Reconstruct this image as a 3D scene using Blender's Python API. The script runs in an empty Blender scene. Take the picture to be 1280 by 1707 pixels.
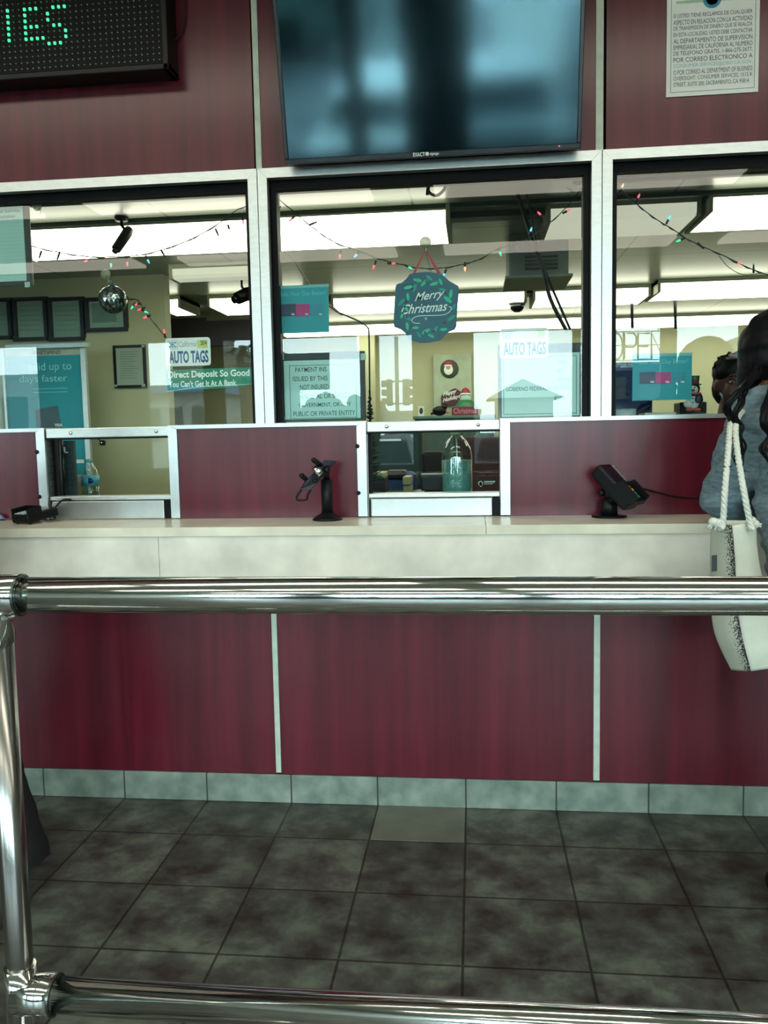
import bpy, bmesh, math, random
from mathutils import Vector, Matrix, noise
random.seed(7)
S = bpy.context.scene
C = S.collection
PI = math.pi

# ------------------------------------------------------------------ camera
FPX = 1394.458
CAM = Vector((0.0434, -3.0443, 1.4049))
YAW, PIT, ROL = 0.1088, -0.0932, -0.0195
FWD = Vector((-math.sin(YAW)*math.cos(PIT), math.cos(YAW)*math.cos(PIT), math.sin(PIT)))
_R = Vector((math.cos(YAW), math.sin(YAW), 0)); _U = _R.cross(FWD)
RGT = _R*math.cos(ROL) + _U*math.sin(ROL); UPV = -_R*math.sin(ROL) + _U*math.cos(ROL)
cd = bpy.data.cameras.new('camera'); cam = bpy.data.objects.new('camera', cd); C.objects.link(cam)
cd.sensor_fit = 'HORIZONTAL'; cd.sensor_width = 36; cd.lens = FPX/1280*36
cd.clip_start = .02; cd.clip_end = 300
m = Matrix.Identity(4)
for i in range(3):
    m[i][0] = RGT[i]; m[i][1] = UPV[i]; m[i][2] = -FWD[i]; m[i][3] = CAM[i]
cam.matrix_world = m
S.camera = cam
def ray(px, py): return FWD*FPX + RGT*(px-640) - UPV*(py-853.5)
def P(px, py, Y=0.0):
    d = ray(px, py); return CAM + d*((Y-CAM.y)/d.y)
def PZ(px, py, z):
    d = ray(px, py); return CAM + d*((z-CAM.z)/d.z)
def ppm(Y): return FPX/(Y-CAM.y)           # pixels per metre at depth Y

# ------------------------------------------------------------------ world, light, exposure
S.view_settings.view_transform = 'Standard'; S.view_settings.look = 'None'
S.view_settings.gamma = 1; S.view_settings.use_curve_mapping = False
S.view_settings.exposure = 0.0
try:
    S.cycles.use_denoising = True; S.cycles.max_bounces = 10; S.cycles.transparent_max_bounces = 16
    S.cycles.caustics_reflective = False; S.cycles.caustics_refractive = False
    S.cycles.sample_clamp_indirect = 6
except Exception: pass
SKY = 24.0
LOBBY_LAMP = 6.5
OFFICE_LAMP = 6.5
w = bpy.data.worlds.new('overcast_sky'); S.world = w; w.use_nodes = True
bg = w.node_tree.nodes['Background']; bg.inputs[0].default_value = (.78, .94, 1.0, 1); bg.inputs[1].default_value = SKY
YB = 8.0                                   # distance of the street front behind the camera
def area(name, loc, rot, sx, sy, power, col, portal=False):
    l = bpy.data.lights.new(name, 'AREA'); l.shape = 'RECTANGLE'; l.size = sx; l.size_y = sy
    l.energy = power; l.color = col
    if portal: l.cycles.is_portal = True
    o = bpy.data.objects.new(name, l); C.objects.link(o); o.location = loc; o.rotation_euler = rot
    return o
area('storefront_portal', (-1.2, -YB+.02, 1.85), (PI/2, 0, 0), 14.6, 2.0, 1, (1, 1, 1), True)

# ------------------------------------------------------------------ materials
def lin(h):
    h = h.lstrip('#'); v = [int(h[i:i+2], 16)/255 for i in (0, 2, 4)]
    return tuple((c/12.92 if c <= .04045 else ((c+.055)/1.055)**2.4) for c in v)
MATS = {}
def mat(name, col, rough=.5, metal=0.0, var=.12, scale=12, stretch=(1, 1, 1), emit=None, es=1.0, bump=0, spec=.5, coat=0, col2=None, detail=3, alpha=None):
    if name in MATS: return MATS[name]
    if isinstance(col, str): col = lin(col)
    if isinstance(col2, str): col2 = lin(col2)
    m = bpy.data.materials.new(name); m.use_nodes = True; nt = m.node_tree; b = nt.nodes['Principled BSDF']
    tc = nt.nodes.new('ShaderNodeTexCoord'); mp = nt.nodes.new('ShaderNodeMapping'); nz = nt.nodes.new('ShaderNodeTexNoise')
    nt.links.new(tc.outputs['Object'], mp.inputs[0]); nt.links.new(mp.outputs[0], nz.inputs['Vector'])
    mp.inputs['Scale'].default_value = stretch; nz.inputs['Scale'].default_value = scale; nz.inputs['Detail'].default_value = detail
    rp = nt.nodes.new('ShaderNodeValToRGB'); nt.links.new(nz.outputs['Fac'], rp.inputs[0])
    rp.color_ramp.elements[0].position = .3; rp.color_ramp.elements[1].position = .7
    c2 = col2 or tuple(min(1, c*(1+var)) for c in col); c1 = col if col2 else tuple(c*(1-var) for c in col)
    rp.color_ramp.elements[0].color = (*c1, 1); rp.color_ramp.elements[1].color = (*c2, 1)
    nt.links.new(rp.outputs[0], b.inputs['Base Color'])
    b.inputs['Roughness'].default_value = rough; b.inputs['Metallic'].default_value = metal
    b.inputs['Specular IOR Level'].default_value = spec; b.inputs['Coat Weight'].default_value = coat
    if coat: b.inputs['Coat Roughness'].default_value = .12
    if name == 'dark_lcd_screen': b.inputs['Specular Tint'].default_value = (.50, .86, 1.0, 1)
    if emit:
        if isinstance(emit, str): emit = lin(emit)
        b.inputs['Emission Color'].default_value = (*emit, 1); b.inputs['Emission Strength'].default_value = es
    if bump:
        bp = nt.nodes.new('ShaderNodeBump'); bp.inputs['Strength'].default_value = bump; bp.inputs['Distance'].default_value = .01
        nt.links.new(nz.outputs['Fac'], bp.inputs['Height']); nt.links.new(bp.outputs[0], b.inputs['Normal'])
    if alpha is not None: b.inputs['Alpha'].default_value = alpha
    MATS[name] = m; return m
def glassmat(name, tint=(.93, .98, .97), ior=1.5, boost=1.0, rough=0.0, gl=(1, 1, 1)):
    m = bpy.data.materials.new(name); m.use_nodes = True; nt = m.node_tree; nt.nodes.clear()
    o = nt.nodes.new('ShaderNodeOutputMaterial'); mx = nt.nodes.new('ShaderNodeMixShader')
    t = nt.nodes.new('ShaderNodeBsdfTransparent'); g = nt.nodes.new('ShaderNodeBsdfGlossy'); f = nt.nodes.new('ShaderNodeFresnel')
    f.inputs[0].default_value = ior; t.inputs[0].default_value = (*tint, 1); g.inputs['Roughness'].default_value = rough
    g.inputs['Color'].default_value = (*gl, 1)
    mu = nt.nodes.new('ShaderNodeMath'); mu.operation = 'MULTIPLY'; mu.inputs[1].default_value = boost; mu.use_clamp = True
    geo = nt.nodes.new('ShaderNodeNewGeometry')
    # no reflection from inside the slab, so one pane gives one clean image
    m2 = nt.nodes.new('ShaderNodeMath'); m2.operation = 'SUBTRACT'; m2.inputs[0].default_value = 1
    m3 = nt.nodes.new('ShaderNodeMath'); m3.operation = 'MULTIPLY'
    nt.links.new(geo.outputs['Backfacing'], m2.inputs[1]); nt.links.new(f.outputs[0], mu.inputs[0])
    nt.links.new(mu.outputs[0], m3.inputs[0]); nt.links.new(m2.outputs[0], m3.inputs[1])
    nt.links.new(m3.outputs[0], mx.inputs[0]); nt.links.new(t.outputs[0], mx.inputs[1]); nt.links.new(g.outputs[0], mx.inputs[2])
    nt.links.new(mx.outputs[0], o.inputs[0]); MATS[name] = m; return m
GLASS = glassmat('window_glass', boost=.85)
BOTTLE = glassmat('clear_bottle_glass', (.90, .97, .96), boost=2.0)
LENS = glassmat('clear_plastic_sheet', (.93, .97, .97), boost=1.0, rough=.05)
RED = mat('dark_cherry_laminate', '#480f1d', .26, scale=5, stretch=(3.0, 3.0, .15), col2='#611a28', detail=5, spec=.42)
ALU = mat('brushed_aluminium', (.60, .64, .62), .38, .85, var=.06, scale=30, stretch=(1, 1, 4))
STEEL = mat('stainless_steel_sheet', (.62, .65, .64), .3, .9, var=.05, scale=20, stretch=(1, 1, 1))
CHROME = mat('polished_steel_tube', (.80, .82, .79), .09, 1.0, var=.03, scale=60)
SATIN = mat('worn_satin_steel', (.36, .35, .33), .22, 1.0, var=.15, scale=5, stretch=(1, 1, .4))
SEAM = mat('pale_metal_seam', '#b4c2b2', .5, .2, var=.1, scale=25)
BLACK = mat('black_plastic', '#08090d', .4, var=.1, spec=.25)
BLACKM = mat('black_powder_coat', '#090b11', .45, var=.1, spec=.25)
GASKET = mat('black_window_gasket', '#050608', .5, spec=.15)
COUNTER = mat('mottled_beige_laminate', '#cfcab6', .27, scale=7, col2='#e6e1cd', detail=8, spec=.3)
APRON = mat('mottled_grey_laminate', '#c8c4b6', .4, scale=6, col2='#ebe5d6', detail=8)
WALLB = mat('beige_painted_wall', '#bcbd98', .7, var=.05, scale=3)
CEILM = mat('office_ceiling_panel', '#b9bda6', .6, var=.04, scale=2)
WHITE = mat('white_paper', '#dfe6e0', .6, var=.02)
TEALP = mat('teal_print', '#0f8f9c', .45, var=.05, scale=4)
TEALD = mat('dark_teal_print', '#0b5a6a', .4, var=.05)
INK = mat('dark_print_ink', '#27383c', .6)
INKL = mat('pale_print_ink', '#8fbabd', .6)
WINK = mat('white_print_ink', '#e8efec', .5, var=.02)
BLUEINK = mat('blue_print_ink', '#274f7c', .5)
GREYT = mat('clear_tape', '#9fb4ae', .4)
DARKF = mat('black_frame_wood', '#0e1116', .4)
REDP = mat('red_paint', '#8f1d2c', .45)
GREENP = mat('green_paint', '#1f6a44', .5)
LAMPM = mat('fluorescent_lens', '#fff8e0', .5, emit=(1.0, .93, .72), es=OFFICE_LAMP)
LAMPL = mat('lobby_fluorescent_lens', '#fff8e8', .5, emit=(1.0, .95, .80), es=LOBBY_LAMP)
GLOWLENS = mat('unlit_diffuser_added_glow', '#d8d9be', .5, var=.03, emit=(1.0, .95, .75), es=.55)  # weak glow added so the unlit lenses look pale cream

# ------------------------------------------------------------------ mesh helper
class MB:
    def __init__(s): s.v = []; s.f = []; s.sm = []
    def add(s, vs, fs, smooth=False):
        n = len(s.v); s.v += [Vector(v) for v in vs]
        for f in fs: s.f.append([n+i for i in f]); s.sm.append(smooth)
        return s
    def box(s, a, b, M=None):
        x0, y0, z0 = a; x1, y1, z1 = b
        if x0 > x1: x0, x1 = x1, x0
        if y0 > y1: y0, y1 = y1, y0
        if z0 > z1: z0, z1 = z1, z0
        vs = [Vector(q) for q in ((x0,y0,z0),(x1,y0,z0),(x1,y1,z0),(x0,y1,z0),(x0,y0,z1),(x1,y0,z1),(x1,y1,z1),(x0,y1,z1))]
        if M: vs = [M @ v for v in vs]
        return s.add(vs, [(0,3,2,1),(4,5,6,7),(0,1,5,4),(1,2,6,5),(2,3,7,6),(3,0,4,7)])
    def bbox(s, a, b, bev=.004, seg=2, M=None):       # bevelled box
        bm = bmesh.new(); bmesh.ops.create_cube(bm, size=1)
        a = Vector(a); b = Vector(b); c = (a+b)/2; d = b-a
        for v in bm.verts: v.co = Vector((v.co.x*abs(d.x), v.co.y*abs(d.y), v.co.z*abs(d.z))) + c
        bmesh.ops.bevel(bm, geom=bm.edges[:], offset=bev, segments=seg, affect='EDGES', profile=.5)
        bm.verts.index_update()
        vs = [(M @ v.co if M else v.co.copy()) for v in bm.verts]
        s.add(vs, [[v.index for v in f.verts] for f in bm.faces], False); bm.free(); return s
    def prism(s, pts, y0, y1, M=None):                 # outline in x,z pulled along y
        n = len(pts)
        vs = [Vector((p[0], y0, p[1])) for p in pts] + [Vector((p[0], y1, p[1])) for p in pts]
        if M: vs = [M @ v for v in vs]
        fs = [list(range(n)), list(range(2*n-1, n-1, -1))] + [[i, n+i, n+(i+1) % n, (i+1) % n] for i in range(n)]
        return s.add(vs, fs)
    def tube(s, pts, r, n=10, cap=True, smooth=True):
        pts = [Vector(p) for p in pts]; k = len(pts)
        rs = r if isinstance(r, (list, tuple)) else [r]*k
        up = None; rings = []
        for i, p in enumerate(pts):
            t = (pts[min(i+1, k-1)] - pts[max(i-1, 0)])
            if t.length < 1e-9: t = Vector((0, 0, 1))
            t.normalize()
            if up is None:
                up = Vector((0, 0, 1)) if abs(t.z) < .9 else Vector((0, 1, 0))
            a = t.cross(up)
            if a.length < 1e-6: a = t.cross(Vector((1, 0, 0)))
            a.normalize(); up = a.cross(t).normalized()
            rings.append([p + (a*math.cos(2*PI*j/n) + up*math.sin(2*PI*j/n))*rs[i] for j in range(n)])
        vs = [v for rg in rings for v in rg]; fs = []
        for i in range(k-1):
            for j in range(n):
                fs.append((i*n+j, (i+1)*n+j, (i+1)*n+(j+1) % n, i*n+(j+1) % n))
        s.add(vs, fs, smooth)
        if cap:
            b = len(s.v)-len(vs)
            s.f.append([b+j for j in range(n)][::1]); s.sm.append(False)
            s.f.append([b+(k-1)*n+j for j in range(n)][::-1]); s.sm.append(False)
        return s
    def lathe(s, prof, c, n=24, axis='z', M=None):     # prof: (radius, height)
        vs = []; fs = []; k = len(prof)
        for r, h in prof:
            for j in range(n):
                a = 2*PI*j/n; x, y = r*math.cos(a), r*math.sin(a)
                v = Vector((x, y, h)) if axis == 'z' else (Vector((x, h, y)) if axis == 'y' else Vector((h, x, y)))
                if M: v = M @ v
                vs.append(v + Vector(c))
        for i in range(k-1):
            for j in range(n):
                fs.append((i*n+j, i*n+(j+1) % n, (i+1)*n+(j+1) % n, (i+1)*n+j))
        fs.append(list(range(n))[::-1]); fs.append([(k-1)*n+j for j in range(n)])
        return s.add(vs, fs, True)
    def ell(s, c, r, M=None, n=16):
        if not isinstance(r, (list, tuple)): r = (r, r, r)
        c = Vector(c); vs = []; fs = []; m2 = n//2
        for i in range(m2+1):
            th = PI*i/m2
            for j in range(n):
                ph = 2*PI*j/n
                v = Vector((r[0]*math.sin(th)*math.cos(ph), r[1]*math.sin(th)*math.sin(ph), r[2]*math.cos(th)))
                vs.append((M @ v if M else v) + c)
        for i in range(m2):
            for j in range(n):
                a, b, cc, d = i*n+j, (i+1)*n+j, (i+1)*n+(j+1) % n, i*n+(j+1) % n
                if i == 0: fs.append((a, b, cc))
                elif i == m2-1: fs.append((a, b, d))
                else: fs.append((a, b, cc, d))
        return s.add(vs, fs, True)
    def cap2(s, a, b, ra, rb, n=14):                   # tapered capsule
        a = Vector(a); b = Vector(b)
        s.ell(a, ra, n=n); s.ell(b, rb, n=n); s.tube([a, b], [ra, rb], n=n); return s
def wloc(o):
    v = Vector((0, 0, 0))
    while o is not None: v += o.location; o = o.parent
    return v
def obj(name, mb, m, parent=None, label=None, cat=None, group=None, kind=None, weld=True):
    me = bpy.data.meshes.new(name)
    if parent is None:
        xs = [v.x for v in mb.v]; ys = [v.y for v in mb.v]; zs = [v.z for v in mb.v]
        org = Vector(((min(xs)+max(xs))/2, (min(ys)+max(ys))/2, min(zs))) if kind != 'structure' else Vector((0, 0, 0))
    else: org = wloc(parent)
    me.from_pydata([v-org for v in mb.v], [], mb.f); me.update()
    for p, sm in zip(me.polygons, mb.sm): p.use_smooth = sm
    bm = bmesh.new(); bm.from_mesh(me)
    if weld: bmesh.ops.remove_doubles(bm, verts=bm.verts, dist=1e-6)
    bmesh.ops.recalc_face_normals(bm, faces=bm.faces); bm.to_mesh(me); bm.free()
    me.materials.append(m)
    o = bpy.data.objects.new(name, me); C.objects.link(o)
    if parent is None: o.location = org
    else: o.parent = parent
    tag(o, label, cat, group, kind); return o
def tag(o, label=None, cat=None, group=None, kind=None):
    if label: o['label'] = label
    if cat: o['category'] = cat
    if group: o['group'] = group
    if kind: o['kind'] = kind
    return o
def thing(name, label, cat, loc, group=None, kind=None, parent=None):
    o = bpy.data.objects.new(name, None); C.objects.link(o); o.empty_display_size = .1
    if parent: o.parent = parent; o.location = Vector(loc)-wloc(parent)
    else: o.location = Vector(loc)
    return tag(o, label, cat, group, kind)
def struct(name, mb, m, parent=None): return obj(name, mb, m, parent, kind='structure')
def spline(pts, k=6):
    pts = [Vector(p) for p in pts]; out = []
    for i in range(len(pts)-1):
        p0 = pts[max(i-1, 0)]; p1 = pts[i]; p2 = pts[i+1]; p3 = pts[min(i+2, len(pts)-1)]
        for j in range(k):
            t = j/k
            out.append(.5*((2*p1)+(p2-p0)*t+(2*p0-5*p1+4*p2-p3)*t*t+(3*p1-p0-3*p2+p3)*t**3))
    out.append(pts[-1]); return out
def textmb(s, shear=0, bold=0, th=.0004):
    cu = bpy.data.curves.new('t', 'FONT'); cu.body = s; cu.shear = shear; cu.offset = bold; cu.resolution_u = 3
    o = bpy.data.objects.new('t', cu); me = bpy.data.meshes.new_from_object(o)
    vs = [(v.co.x, v.co.y) for v in me.vertices]; fs = [list(p.vertices) for p in me.polygons]
    bpy.data.objects.remove(o); bpy.data.meshes.remove(me); bpy.data.curves.remove(cu)
    return vs, fs
def text(mb, s, x0, x1, z0, z1, y, M=None, shear=0, bold=0, slope=0, mirror=False, full=None):
    vs, fs = textmb(s, shear, bold)
    if not vs: return mb
    if full:                                           # keep the letter heights of a reference string
        fv, _ = textmb(full); ys = [v[1] for v in fv]
    else: ys = [v[1] for v in vs]
    xs = [v[0] for v in vs]; a, b = min(xs), max(xs); c, d = min(ys), max(ys)
    out = []
    for v in vs:
        u = (v[0]-a)/max(b-a, 1e-6); q = (v[1]-c)/max(d-c, 1e-6)
        if mirror: u = 1-u
        p = Vector((x0+(x1-x0)*u, y, z0+(z1-z0)*q + slope*(x1-x0)*u))
        out.append(M @ p if M else p)
    mb.add(out, fs); return mb
def ptext(mb, s, px0, px1, pt, pb, Y, **k):            # text between pixel columns, on the plane y=Y; pt/pb rows at its middle
    xm = (px0+px1)/2
    return text(mb, s, P(px0, (pt+pb)/2, Y).x, P(px1, (pt+pb)/2, Y).x, P(xm, pb, Y).z, P(xm, pt, Y).z, Y, **k)
def prect(mb, px0, px1, pt, pb, y0, y1, bev=0):
    xm = (px0+px1)/2
    a = (P(px0, (pt+pb)/2, y0).x, y0, P(xm, pb, y0).z); b = (P(px1, (pt+pb)/2, y0).x, y1, P(xm, pt, y0).z)
    return mb.bbox(a, b, bev) if bev else mb.box(a, b)
def rrect(x0, x1, z0, z1, r, n=4):
    pts = []
    for cx, cz, a0 in ((x1-r, z1-r, 0), (x0+r, z1-r, PI/2), (x0+r, z0+r, PI), (x1-r, z0+r, 1.5*PI)):
        for i in range(n+1):
            a = a0+PI/2*i/n; pts.append((cx+r*math.cos(a), cz+r*math.sin(a)))
    return pts[::-1]

# ------------------------------------------------------------------ setting: key heights and columns
T = 0.333
ZT = P(700, 268, 0).z                       # top of the window frames
ZS = 1.4517                                 # sill line under the big windows
XG1, XG2 = P(429.4, 286).x, P(1003, 252).x  # gaps between window frames
ZC = PZ(600, 862, 1.0).z
ZC = P(600, 862, 0).z                       # counter top
YC = PZ(600, 877, ZC).y                     # counter front edge
ZCB = P(600, 893, YC).z
HB = .1123
LX0, LX1 = -8.6, 6.2                        # side walls
HL, HO = 3.35, 2.5                          # ceilings: lobby, office
YO = 6.15                                   # office back wall
print('KEY', ZT, ZC, YC, ZCB, XG1, XG2)

# floor: square tiles
def floor_material():
    m = bpy.data.materials.new('slate_floor_tiles'); m.use_nodes = True; nt = m.node_tree; b = nt.nodes['Principled BSDF']
    tc = nt.nodes.new('ShaderNodeTexCoord'); mp = nt.nodes.new('ShaderNodeMapping'); br = nt.nodes.new('ShaderNodeTexBrick')
    mp.inputs['Location'].default_value = (20*T, .2811+30*T, 0)
    br.offset = 0; br.squash = 1
    br.inputs['Scale'].default_value = 1; br.inputs['Brick Width'].default_value = T; br.inputs['Row Height'].default_value = T
    br.inputs['Mortar Size'].default_value = .004; br.inputs['Mortar Smooth'].default_value = .1; br.inputs['Bias'].default_value = 0
    br.inputs['Color1'].default_value = (.78, .78, .78, 1); br.inputs['Color2'].default_value = (1.15, 1.15, 1.15, 1); br.inputs['Mortar'].default_value = (.30, .27, .24, 1)
    nt.links.new(tc.outputs['Object'], mp.inputs[0]); nt.links.new(mp.outputs[0], br.inputs['Vector'])
    n1 = nt.nodes.new('ShaderNodeTexNoise'); n1.inputs['Scale'].default_value = 7; n1.inputs['Detail'].default_value = 8; n1.inputs['Roughness'].default_value = .65
    nt.links.new(tc.outputs['Object'], n1.inputs['Vector'])
    r1 = nt.nodes.new('ShaderNodeValToRGB'); e = r1.color_ramp.elements
    e[0].position = .36; e[0].color = (*lin('#2b2522'), 1); e[1].position = .66; e[1].color = (*lin('#5f665a'), 1)
    e2 = r1.color_ramp.elements.new(.5); e2.color = (*lin('#43453f'), 1)
    nt.links.new(n1.outputs['Fac'], r1.inputs[0])
    mx = nt.nodes.new('ShaderNodeMix'); mx.data_type = 'RGBA'; mx.blend_type = 'MULTIPLY'; mx.inputs[0].default_value = 1
    nt.links.new(r1.outputs[0], mx.inputs[6]); nt.links.new(br.outputs['Color'], mx.inputs[7]); nt.links.new(mx.outputs[2], b.inputs['Base Color'])
    b.inputs['Roughness'].default_value = .42
    bp = nt.nodes.new('ShaderNodeBump'); bp.inputs['Strength'].default_value = .5; bp.inputs['Distance'].default_value = .003; bp.invert = True
    nt.links.new(br.outputs['Fac'], bp.inputs['Height'])
    bp2 = nt.nodes.new('ShaderNodeBump'); bp2.inputs['Strength'].default_value = .25; bp2.inputs['Distance'].default_value = .004
    nt.links.new(n1.outputs['Fac'], bp2.inputs['Height']); nt.links.new(bp.outputs[0], bp2.inputs['Normal']); nt.links.new(bp2.outputs[0], b.inputs['Normal'])
    return m
FLOORM = floor_material()
fl = struct('floor', MB().box((LX0, -YB, -.1), (LX1, .12, 0)), FLOORM)
PALET = mat('lighter_floor_tile', '#57594f', .42, scale=7, col2='#6f7265', detail=8)
struct('pale_floor_tile', MB().box((-T+.004, -.277, -.002), (-.004, -.006, .0012)), PALET, fl)
struct('floor_office', MB().box((LX0, .12, -.1), (LX1, YO, 0)), mat('grey_carpet', '#3a4440', .9, scale=80))
struct('ceiling', MB().box((LX0, -YB, HL), (LX1, .12, HL+.1)), mat('lobby_ceiling_tile', '#e4e4d6', .8, scale=40, var=.04))
struct('wall_left', MB().box((LX0-.1, -YB, 0), (LX0, YO, HL)), mat('lobby_side_wall', '#8a8a80', .7, scale=3))
struct('wall_right', MB().box((LX1, -YB, 0), (LX1+.1, YO, HL)), mat('lobby_side_wall', '#8a8a80', .7))

# front wall above the windows: three laminate boards, seams between
ZJ = ZT
brd = .006
for i, (a, b) in enumerate(((LX0, XG1-.0105), (XG1+.0105, XG2-.014), (XG2+.014, LX1))):
    off = .003 if i else 0
    struct('wall_front_upper', MB().box((a, 0, ZJ+.001), (b, .12, HL)), RED)
struct('trim_1', MB().box((XG1-.0098+.006, -.004, ZJ+.001), (XG1+.0130+.004, .05, HL)), SEAM)
struct('trim_2', MB().box((XG2-.021, -.004, ZJ+.001), (XG2+.004, .05, HL)), SEAM)
struct('wall_front_cap', MB().box((LX0, .06, ZJ+.001), (LX1, .12, HL)), GASKET)
# lower wall boards below the counter
xl, xr = P(460.5, 1150).x, P(994.2, 1150).x
for a, b in ((LX0, xl-.011), (xl+.011, xr-.012), (xr+.012, LX1)):
    struct('wall_front_lower', MB().box((a, 0, HB), (b, .12, ZC-.03)), RED)
struct('trim_3', MB().box((xl-.0095, -.004, HB+.006), (xl+.0105, .05, .86)), SEAM)
struct('trim_4', MB().box((xr-.0105, -.004, HB+.006), (xr+.0115, .05, .86)), SEAM)
# baseboard of cut tiles
bm_ = MB()
for k in range(-27, 20):
    a, b = k*T+.0025, (k+1)*T-.0025
    if b < LX0 or a > LX1: continue
    bm_.bbox((max(a, LX0), -.010, .001), (min(b, LX1), .0, HB-.001), .0015, 1)
bb = struct('baseboard_front', bm_, mat('glazed_grey_green_tile', '#5d6e66', .45, scale=14, col2='#87948a', detail=8))
struct('grout', MB().box((LX0, -.007, 0), (LX1, .1, HB-.003)), mat('dark_grout', '#3b403c', .8), bb)

# ------------------------------------------------------------------ the three big windows
FW = .034
def big_window(n, x0, x1):
    w_ = thing('window_%d' % n, None, None, ((x0+x1)/2, 0, ZS), kind='structure')
    f = MB(); yf0, yf1 = -.012, .02
    def mit(pts): f.prism(pts, yf0, yf1)
    mit([(x0, ZT), (x1, ZT), (x1-FW, ZT-FW), (x0+FW, ZT-FW)])
    mit([(x0, ZT-.0008), (x0+FW-.0004, ZT-FW-.0004), (x0+FW-.0004, ZS), (x0, ZS)])
    mit([(x1, ZT-.0008), (x1-FW+.0004, ZT-FW-.0004), (x1-FW+.0004, ZS), (x1, ZS)])
    struct('frame', f, ALU, w_)
    g = MB(); a, b, t, z = x0+FW, x1-FW, ZT-FW, ZS
    g.box((x0+.01, .02, t), (x1-.01, .12, t+.05)); g.box((x0+.004, .02, z), (a, .12, t+.02)); g.box((b, .02, z), (x1-.004, .12, t+.02))
    gi = .022
    g.box((a, .035, t-.032), (b, .09, t)); g.box((a, .035, z), (a+gi, .09, t-.032)); g.box((b-gi, .035, z), (b, .09, t-.032))
    struct('gasket', g, GASKET, w_)
    struct('glass_pane', MB().box((a, .050, ZS-.005), (b, .058, t-.002)), GLASS, w_)
    return w_
big_window(1, XG1-2.42, XG1-.0015)
big_window(2, XG1+.0015, XG2-.0015)
big_window(3, XG2+.0015, XG2+2.42)
struct('trim_5', MB().box((LX0, -.004, 2.3), (XG1-2.42, .12, ZJ)), RED)
struct('trim_6', MB().box((XG2+2.42, -.004, ZS), (LX1, .12, ZJ)), RED)

# sill line, red boards and pass-through windows between sill and counter
px_open = [(78.5, 283.5), (611.5, 834)]      # pass-through openings (inner jamb edges)
ZB = P(700, 711, 0).z
op = [(P(a, 770).x, P(b, 770).x) for a, b in px_open]
JW = .034
boards = [(LX0, op[0][0]-JW), (op[0][1]+JW, op[1][0]-JW), (op[1][1]+JW, LX1)]
for i, (a, b) in enumerate(boards):
    struct('wall_front_middle', MB().box((a, 0, ZC-.03), (b, .12, ZS-.013)), RED)
    sl = MB()
    sl.prism([(a-JW if i else a, ZS), (b+JW if i < 2 else b, ZS), (b, ZS-.014), (a, ZS-.014)], -.010, .02)
    sl.box((a, .02, ZS-.014), (b, .12, ZS-.001))
    struct('trim_%d' % (7+i), sl, ALU)
def rivet(mb, x, z, y, r): mb.lathe([(r, 0), (r*.95, -r*.35), (r*.7, -r*.7), (r*.3, -r*.9), (.0001, -r*.92)], (x, y, z), 16, 'y')
SCREWM = mat('dark_bolt_head', '#1c1c22', .35, .6)
def pass_through(n, x0, x1, zg, zm, rv):
    w_ = thing('window_%d' % n, None, None, ((x0+x1)/2, 0, ZC), kind='structure')
    f = MB()
    f.prism([(x0-JW, ZS-.016), (x0, ZS), (x0, ZC+.004), (x0-JW, ZC+.004)], -.011, .02)
    f.prism([(x1+JW, ZS-.016), (x1, ZS), (x1, ZC+.004), (x1+JW, ZC+.004)], -.011, .02)
    f.box((x0-.01, .02, ZC), (x0+.001, .12, ZS)); f.box((x1-.001, .02, ZC), (x1+.01, .12, ZS))
    struct('frame', f, STEEL, w_)
    h = MB().bbox((x0+.004, -.006, ZS-.040), (x1-.002, .03, ZS-.003), .003)
    hd = struct('header_channel', h, ALU, w_)
    r = MB(); [rivet(r, P(q, 716).x, ZS-.021, -.006, .0075) for q in rv]; struct('rivet', r, CHROME, hd)
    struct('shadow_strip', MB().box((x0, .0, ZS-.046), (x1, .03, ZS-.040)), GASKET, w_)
    struct('glass_pane', MB().box((x0+.012, .050, zg), (x1-.004, .056, ZS-.03)), GLASS, w_)
    struct('gasket', MB().box((x0+.001, .040, zg), (x0+.014, .062, ZS-.03)), GASKET, w_)
    struct('lower_channel', MB().bbox((x0+.004, .0, zg-.013), (x1-.003, .062, zg+.002), .002), ALU, w_)
    struct('deal_tray_panel', MB().bbox((x0+.012, -.004, ZC+.001), (x1-.03, .05, zg-.016), .003), STEEL, w_)
    struct('side_gap', MB().box((x1-.028, .0, ZC+.001), (x1-.004, .05, zg-.014)), GASKET, w_)
    struct('bolt', MB().ell((x0-JW+.002, -.012, P(0, 0, 0).z*0+ZS-.09), .008).ell((x0-JW+.002, -.012, ZC+.09), .008), SCREWM, w_)
    return w_
zg1 = P(180, 828).z; zg2 = P(720, 823).z
pass_through(4, op[0][0], op[0][1], zg1, 0, (119, 261))
pass_through(5, op[1][0], op[1][1], zg2, 0, (645, 797))

# ------------------------------------------------------------------ counter
ct = thing('counter', 'long beige mottled laminate counter running below the teller windows', 'counter', (0, YC, .86))
xs_ = P(810, 885, YC).x; xs2 = P(264, 930, YC).x
obj('countertop', MB().bbox((LX0+.002, YC, ZCB), (xs_-.0006, -.001, ZC), .0015, 1).bbox((xs_+.0006, YC, ZCB), (LX1-.002, -.001, ZC), .0015, 1), COUNTER, ct)
obj('apron', MB().box((LX0+.002, YC+.006, .88), (xs2-.0008, YC+.03, ZCB)).box((xs2+.0008, YC+.006, .88), (LX1-.002, YC+.03, ZCB)), APRON, ct)
obj('underside', MB().box((LX0+.002, YC+.03, .88), (LX1-.002, -.001, .90)), mat('raw_particle_board', '#6b6257', .8), ct)

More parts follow.
